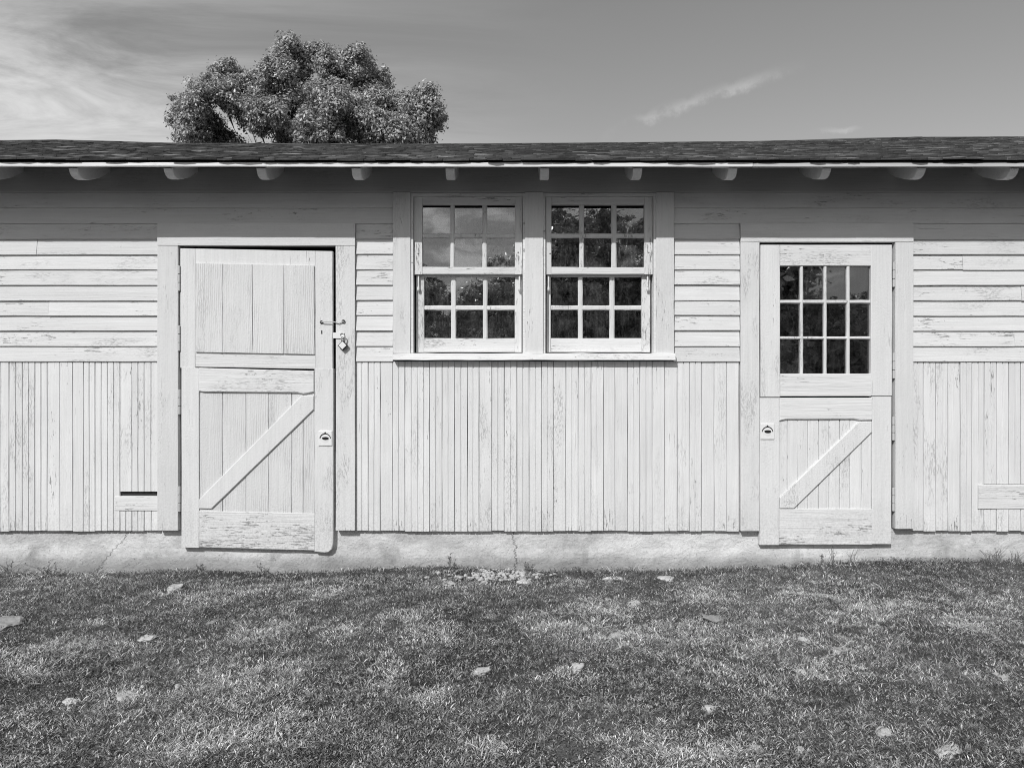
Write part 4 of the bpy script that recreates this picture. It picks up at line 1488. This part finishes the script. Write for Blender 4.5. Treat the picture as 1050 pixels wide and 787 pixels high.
def blades(n, per, seed, hmin, hmax, wid, lean, keep, tone_fn, tuft=0.011):
    """n tufts of `per` blades; the blades of a tuft share its tone and its height"""
    x, y, r = scatter(n, seed)
    k = r.uniform(0, 1, len(x)) < keep(x, y)
    x, y = x[k], y[k]
    ct = tone_fn(x, y, r)
    ch = r.uniform(0.55, 1.3, len(x)) * (0.6 + 0.8 * vnoise(x, y, 5, 2, 3.0)) * np.where(y > -0.13, 1.35, 1.0)
    x, y, ct, ch = (np.repeat(q, per) for q in (x, y, ct, ch))
    n = len(x)
    bx, by = r.normal(0, tuft, n), r.normal(0, tuft, n)
    x, y = x + bx, np.minimum(y + by, -0.012)
    z = gz(x, y) - 0.003
    h = r.uniform(hmin, hmax, n) * ch
    az = np.arctan2(by, bx) + r.normal(0, 0.9, n)
    ln = lean * r.uniform(0.3, 1.3, n) * h
    faz = az * 0.5 + r.uniform(0, math.pi, n)
    wx, wy = -np.sin(faz), np.cos(faz)
    w = wid * r.uniform(0.6, 1.4, n)
    ox, oy = np.cos(az) * ln, np.sin(az) * ln
    P = lambda sw, t, up_: np.stack([x + ox * t + wx * w * sw, y + oy * t + wy * w * sw, z + h * up_], -1)
    v = np.stack([P(0, 0, 0), P(-0.5, 0.5, 0.6), P(0.5, 0.5, 0.6), P(0.0, 1.0, 0.85)], 1)
    v[:, :, 1] = np.minimum(v[:, :, 1], -0.012)
    i = np.arange(n)[:, None] * 4
    t3 = np.concatenate([i + np.array([[0, 2, 1]]), i + np.array([[1, 2, 3]])], 0)
    tn = np.clip(ct * r.uniform(0.6, 1.4, n) + r.normal(0, 0.05, n), 0.0, 1.2)
    return v.reshape(-1, 3), t3, np.repeat(tn, 4)


def g_tone(x, y, r):
    d = dryness(x, y)
    t = 0.07 + 0.62 * r.uniform(0, 1, len(x)) ** 1.8 + 0.25 * (vnoise(x, y, 14, 3, 2.4) - 0.5)
    hay = r.uniform(0, 1, len(x)) < d * 0.9 + 0.05
    return np.where(hay, r.uniform(0.35, 1.05, len(x)), np.clip(t, 0.03, 1))


bare = lambda x, y: 0.45 + 0.55 * np.clip((vnoise(x, y, 91, 4, 5.0) - 0.30) * 6, 0, 1)
gv, gt, ga = blades(92000, 9, 1, 0.007, 0.023, 0.0040, 1.15, lambda x, y: bare(x, y) * np.where(y > -0.22, 0.55, 1), g_tone)
o = bulk('grass', gv, gt, M['grass'], attr=ga)
prop(o, 'short patchy turf with dark and straw coloured blades in front of the shed', 'grass', kind='stuff')
gv, gt, ga = blades(11000, 6, 2, 0.010, 0.032, 0.0030, 2.1, lambda x, y: 0.05 + 0.9 * dryness(x, y), lambda x, y, r: r.uniform(0.5, 1.15, len(x)))
o = bulk('dry_grass', gv, gt, M['grass'], attr=ga)
prop(o, 'loose dry straw coloured grass lying in pale patches on the turf', 'grass', kind='stuff')


def clover(n, seed):
    x, y, r = scatter(n, seed)
    k = r.uniform(0, 1, len(x)) < np.clip((vnoise(x, y, 55, 3, 1.6) - 0.38) * 4, 0.08, 1) * (1 - 0.8 * dryness(x, y))
    x, y = x[k], y[k]
    n = len(x)
    z = gz(x, y) + r.uniform(0.006, 0.026, n)
    nrm = np.stack([r.normal(0, 0.5, n), r.normal(0, 0.5, n), np.ones(n)], -1)
    nrm /= np.linalg.norm(nrm, axis=1)[:, None]
    t = np.cross(nrm, r.normal(size=(n, 3)))
    t /= np.linalg.norm(t, axis=1)[:, None]
    b = np.cross(nrm, t)
    s = r.uniform(0.003, 0.0075, n)[:, None]
    c = np.stack([x, y, z], -1)
    v = np.stack([c - t * s, c + b * s * 0.62 + nrm * s * 0.2, c + t * s, c - b * s * 0.62 + nrm * s * 0.2], 1)
    v[:, :, 1] = np.minimum(v[:, :, 1], -0.012)
    k = np.arange(n)[:, None] * 4
    q = np.concatenate([k + np.array([[0, 1, 2]]), k + np.array([[0, 2, 3]])], 0)
    return v.reshape(-1, 3), q, np.repeat(0.04 + 0.45 * r.uniform(0, 1, n) ** 2, 4)


v, q, a = clover(130000, 9)
o = bulk('ground_leaves', v, q, M['grass'], attr=a)
prop(o, 'small dark broad leaves growing low among the turf', 'ground cover', kind='stuff')

# ------------------------------------------------------------------ stones


def rock(name, c, sx, sy, sz, seed, yaw=0.0, sink=0.35):
    r = random.Random(seed)
    bm = bmesh.new()
    bmesh.ops.create_icosphere(bm, subdivisions=3, radius=1.0)
    off = Vector((r.uniform(-9, 9), r.uniform(-9, 9), r.uniform(-9, 9)))
    for vv in bm.verts:
        p = vv.co.copy()
        s = 1 + 0.28 * (math.sin(p.x * 2.3 + off.x) * math.cos(p.y * 2.9 + off.y) + 0.6 * math.sin(p.z * 3.7 + p.x * 1.9 + off.z)) + 0.13 * math.sin(p.x * 7.1 + off.y) * math.sin(p.y * 6.3 + off.z) * math.cos(p.z * 5.7 + off.x) + r.uniform(-0.05, 0.05)
        p = p * s
        p.z = max(min(p.z, 0.66 + 0.12 * math.sin(p.x * 4.0 + off.z) + 0.10 * math.cos(p.y * 5.0 + off.x) + r.uniform(-0.03, 0.03)), -0.8)
        vv.co = Vector((p.x * sx, p.y * sy, p.z * sz))
    me = bpy.data.meshes.new(name)
    bm.to_mesh(me)
    bm.free()
    me.materials.append(M['stone'])
    o = bpy.data.objects.new(name, me)
    C.objects.link(o)
    o.location = (c[0], c[1], c[2] + sz * (0.62 - sink))
    o.rotation_euler = (r.uniform(-0.08, 0.08), r.uniform(-0.08, 0.08), yaw)
    return o


stones = [  # pixel, half width and half depth in pixels, yaw, label
    (5, 641, 18, 9, 0.2, 'large flat pale stone cut by the left edge of the photo'),
    (180, 603, 9, 5, 0.3, 'grey stone in the turf below the left door'),
    (151, 655, 9, 4, -0.3, 'flat buried stone left of the middle of the lawn at left'),
    (131, 714, 11, 4, 0.0, 'flat buried stone low on the left side of the lawn'),
    (183, 706, 3.5, 3, 0.0, 'tiny white pebble on the left side of the lawn'),
    (72, 720, 7, 3, -0.5, 'slim buried stone near the lower left corner'),
    (215, 641, 5, 3, 0.2, 'small pale stone below the left door, farther from the wall'),
    (379, 690, 4, 4, 0.5, 'small white stone standing alone below the left window'),
    (460, 599, 7, 4, 0.1, 'white lump of stone at the left end of the gravel patch'),
    (538, 597, 8, 5, 0.3, 'pale angular stone at the right end of the gravel patch'),
    (493, 689, 11, 4, -0.2, 'low grey stone in the middle of the lawn'),
    (600, 647, 4, 4, 0.4, 'small round white stone below the right window'),
    (636, 653, 13, 3.2, 0.05, 'long thin white stone lying flat below the right window'),
    (629, 595, 9, 4, 0.2, 'low grey stone near the wall below the right window'),
    (685, 594, 9, 6, -0.2, 'grey rounded stone near the wall between window and right door'),
    (650, 620, 8, 4, 0.0, 'dull stone half buried between the two white stones and the wall'),
    (592, 684, 9, 4, -0.6, 'slanting grey stone right of the lawn centre'),
    (732, 634, 12, 3, -0.2, 'curved pale stone lying below the right door frame'),
    (825, 657, 6, 3, 0.0, 'small pale stone left of the flat stone below the right door'),
    (860, 668, 10, 4, -0.1, 'flat pale stone in the lawn below the right door'),
    (821, 690, 7, 7, -0.6, 'grey blunt stone below and left of the flat stone'),
    (741, 775, 8, 8, 0.3, 'rough white stone at the bottom edge, left of a pair'),
    (775, 769, 9, 7, -0.7, 'pitted pale stone at the bottom edge, right of a pair'),
    (821, 771, 3.5, 2.5, 0.0, 'tiny white pebble at the bottom edge beside the pitted stone'),
    (905, 752, 9, 5, -0.3, 'smooth oval stone low on the right side of the lawn'),
    (972, 771, 13, 7, -0.1, 'broad pale stone near the lower right corner'),
    (1028, 695, 8, 4, 0.2, 'grey stone near the right edge of the lawn'),
    (727, 727, 6, 3, 0.0, 'small dull stone above the bottom pair of stones'),
]
for k, (px, py, w, h, yaw, lab) in enumerate(stones):
    p = hit(px, py)
    d = p[1] + CAM_D
    sx = 0.9 * w / F * d
    sy = max(sx * 0.45, h / F * d * d / 1.5)
    sy = min(sy, sx * 1.1)
    o = rock('stone', p, sx, sy, max(0.016, min(sx, sy) * 0.42), 200 + k, yaw, 0.38 if w > 5 else 0.06)
    prop(o, lab, 'stone', 'stones in the turf')
# the patch of small gravel by the wall: too many to count
V, Q = [], []
r = random.Random(4)
for k in range(150):
    px, py = r.gauss(508, 24), min(max(r.gauss(592, 3.6), 586), 601)
    p = hit(px, py)
    s = r.uniform(0.006, 0.019)
    bm = bmesh.new()
    bmesh.ops.create_icosphere(bm, subdivisions=1, radius=1.0)
    b = len(V)
    sc = (s * r.uniform(0.8, 1.4), s * r.uniform(0.7, 1.1), s * r.uniform(0.5, 0.8))
    for vv in bm.verts:
        q = 1 + r.uniform(-0.2, 0.2)
        V.append((p[0] + vv.co.x * sc[0] * q, p[1] + vv.co.y * sc[1] * q, p[2] + 0.014 + vv.co.z * sc[2] * q))
    Q += [tuple(b + i.index for i in fc.verts) for fc in bm.faces]
    bm.free()
M['gravel'] = simple('pale_gravel', 0.44, 0.9, 0, 0.003, 80, 0.9)
o = mesh_obj('gravel', V, Q, M['gravel'])
prop(o, 'loose patch of pale gravel by the wall below the windows', 'gravel', kind='stuff')

# ------------------------------------------------------------------ weeds against the wall
M['weed'] = simple('weed_leaf', 0.2, 0.7)


def weed(px, py, stalks, h, spread, label, leafy=0.5, seed=0):
    p = hit(px, py)
    x0, y0 = p[0], min(p[1], -0.05)
    z0 = float(gz(x0, y0))
    r = random.Random(seed + int(px))
    root = empty('weed', (x0, y0, z0))
    prop(root, label, 'weed', 'weeds along the wall')
    parts, lv, lf = [], [], []
    for k in range(stalks):
        a = r.uniform(0, 6.28)
        hh = h * r.uniform(0.55, 1.0)
        ox = spread * r.uniform(-1, 1)
        oy = -abs(spread * 0.4 * r.uniform(0, 1))
        bx = x0 + r.uniform(-0.4, 0.4) * spread
        pts = [(bx, y0, z0 - 0.01), (bx + ox * 0.35, y0 + oy * 0.4, z0 + hh * 0.5), (bx + ox, y0 + oy, z0 + hh)]
        parts.append(tube(pts, [0.0026, 0.002, 0.0008], 4))
        if r.random() < leafy:
            for j in range(7):
                t = r.uniform(0.25, 1.0)
                c = Vector(pts[1]).lerp(Vector(pts[2]), max(0, t * 2 - 1)) if t > 0.5 else Vector(pts[0]).lerp(Vector(pts[1]), t * 2)
                d = Vector((r.uniform(-1, 1), r.uniform(-0.6, 0.1), r.uniform(0, 0.9))).normalized() * r.uniform(0.008, 0.02)
                sd = d.cross(Vector((r.uniform(-1, 1), 1, r.uniform(-1, 1)))).normalized() * d.length * 0.28
                b = len(lv)
                lv += [tuple(c), tuple(c + d * 0.5 + sd), tuple(c + d), tuple(c + d * 0.5 - sd)]
                lf += [(b, b + 1, b + 2), (b, b + 2, b + 3)]
    v, f = merge(*parts)
    mesh_obj('stems', v, f, M['weed'], root)
    if lv:
        mesh_obj('leaves', lv, lf, M['weed'], root)


weed(856, 578, 5, 0.13, 0.05, 'thin twiggy weed against the wall below the right door, left of two', 0.6, 1)
weed(873, 577, 4, 0.12, 0.05, 'thin twiggy weed against the wall below the right door, right of two', 0.5, 2)
weed(844, 579, 3, 0.07, 0.04, 'small weed sprig at the left of the twiggy weeds', 0.6, 3)
weed(1020, 577, 16, 0.12, 0.13, 'grassy tuft against the wall near the right edge', 0.1, 4)
weed(1042, 577, 12, 0.09, 0.09, 'low grassy tuft at the very right edge', 0.1, 5)
weed(540, 586, 12, 0.07, 0.05, 'small leafy weed at the foot of the wall crack', 1.0, 6)
weed(461, 582, 5, 0.10, 0.03, 'thin sprig against the wall left of the wall crack', 0.6, 7)
weed(590, 585, 5, 0.04, 0.03, 'tiny weed at the wall foot right of the crack', 0.9, 8)
weed(272, 588, 5, 0.09, 0.04, 'thin sprig against the wall below the left door', 0.7, 9)
weed(206, 585, 7, 0.05, 0.05, 'dark tuft at the wall below the left edge of the left door', 0.9, 10)
weed(52, 589, 18, 0.10, 0.14, 'wide grassy tuft against the wall left of the vent slot', 0.1, 11)
weed(10, 588, 14, 0.11, 0.12, 'grassy tuft against the wall at the left edge', 0.1, 12)
weed(96, 590, 10, 0.07, 0.10, 'low grassy tuft below the vent slot', 0.1, 13)
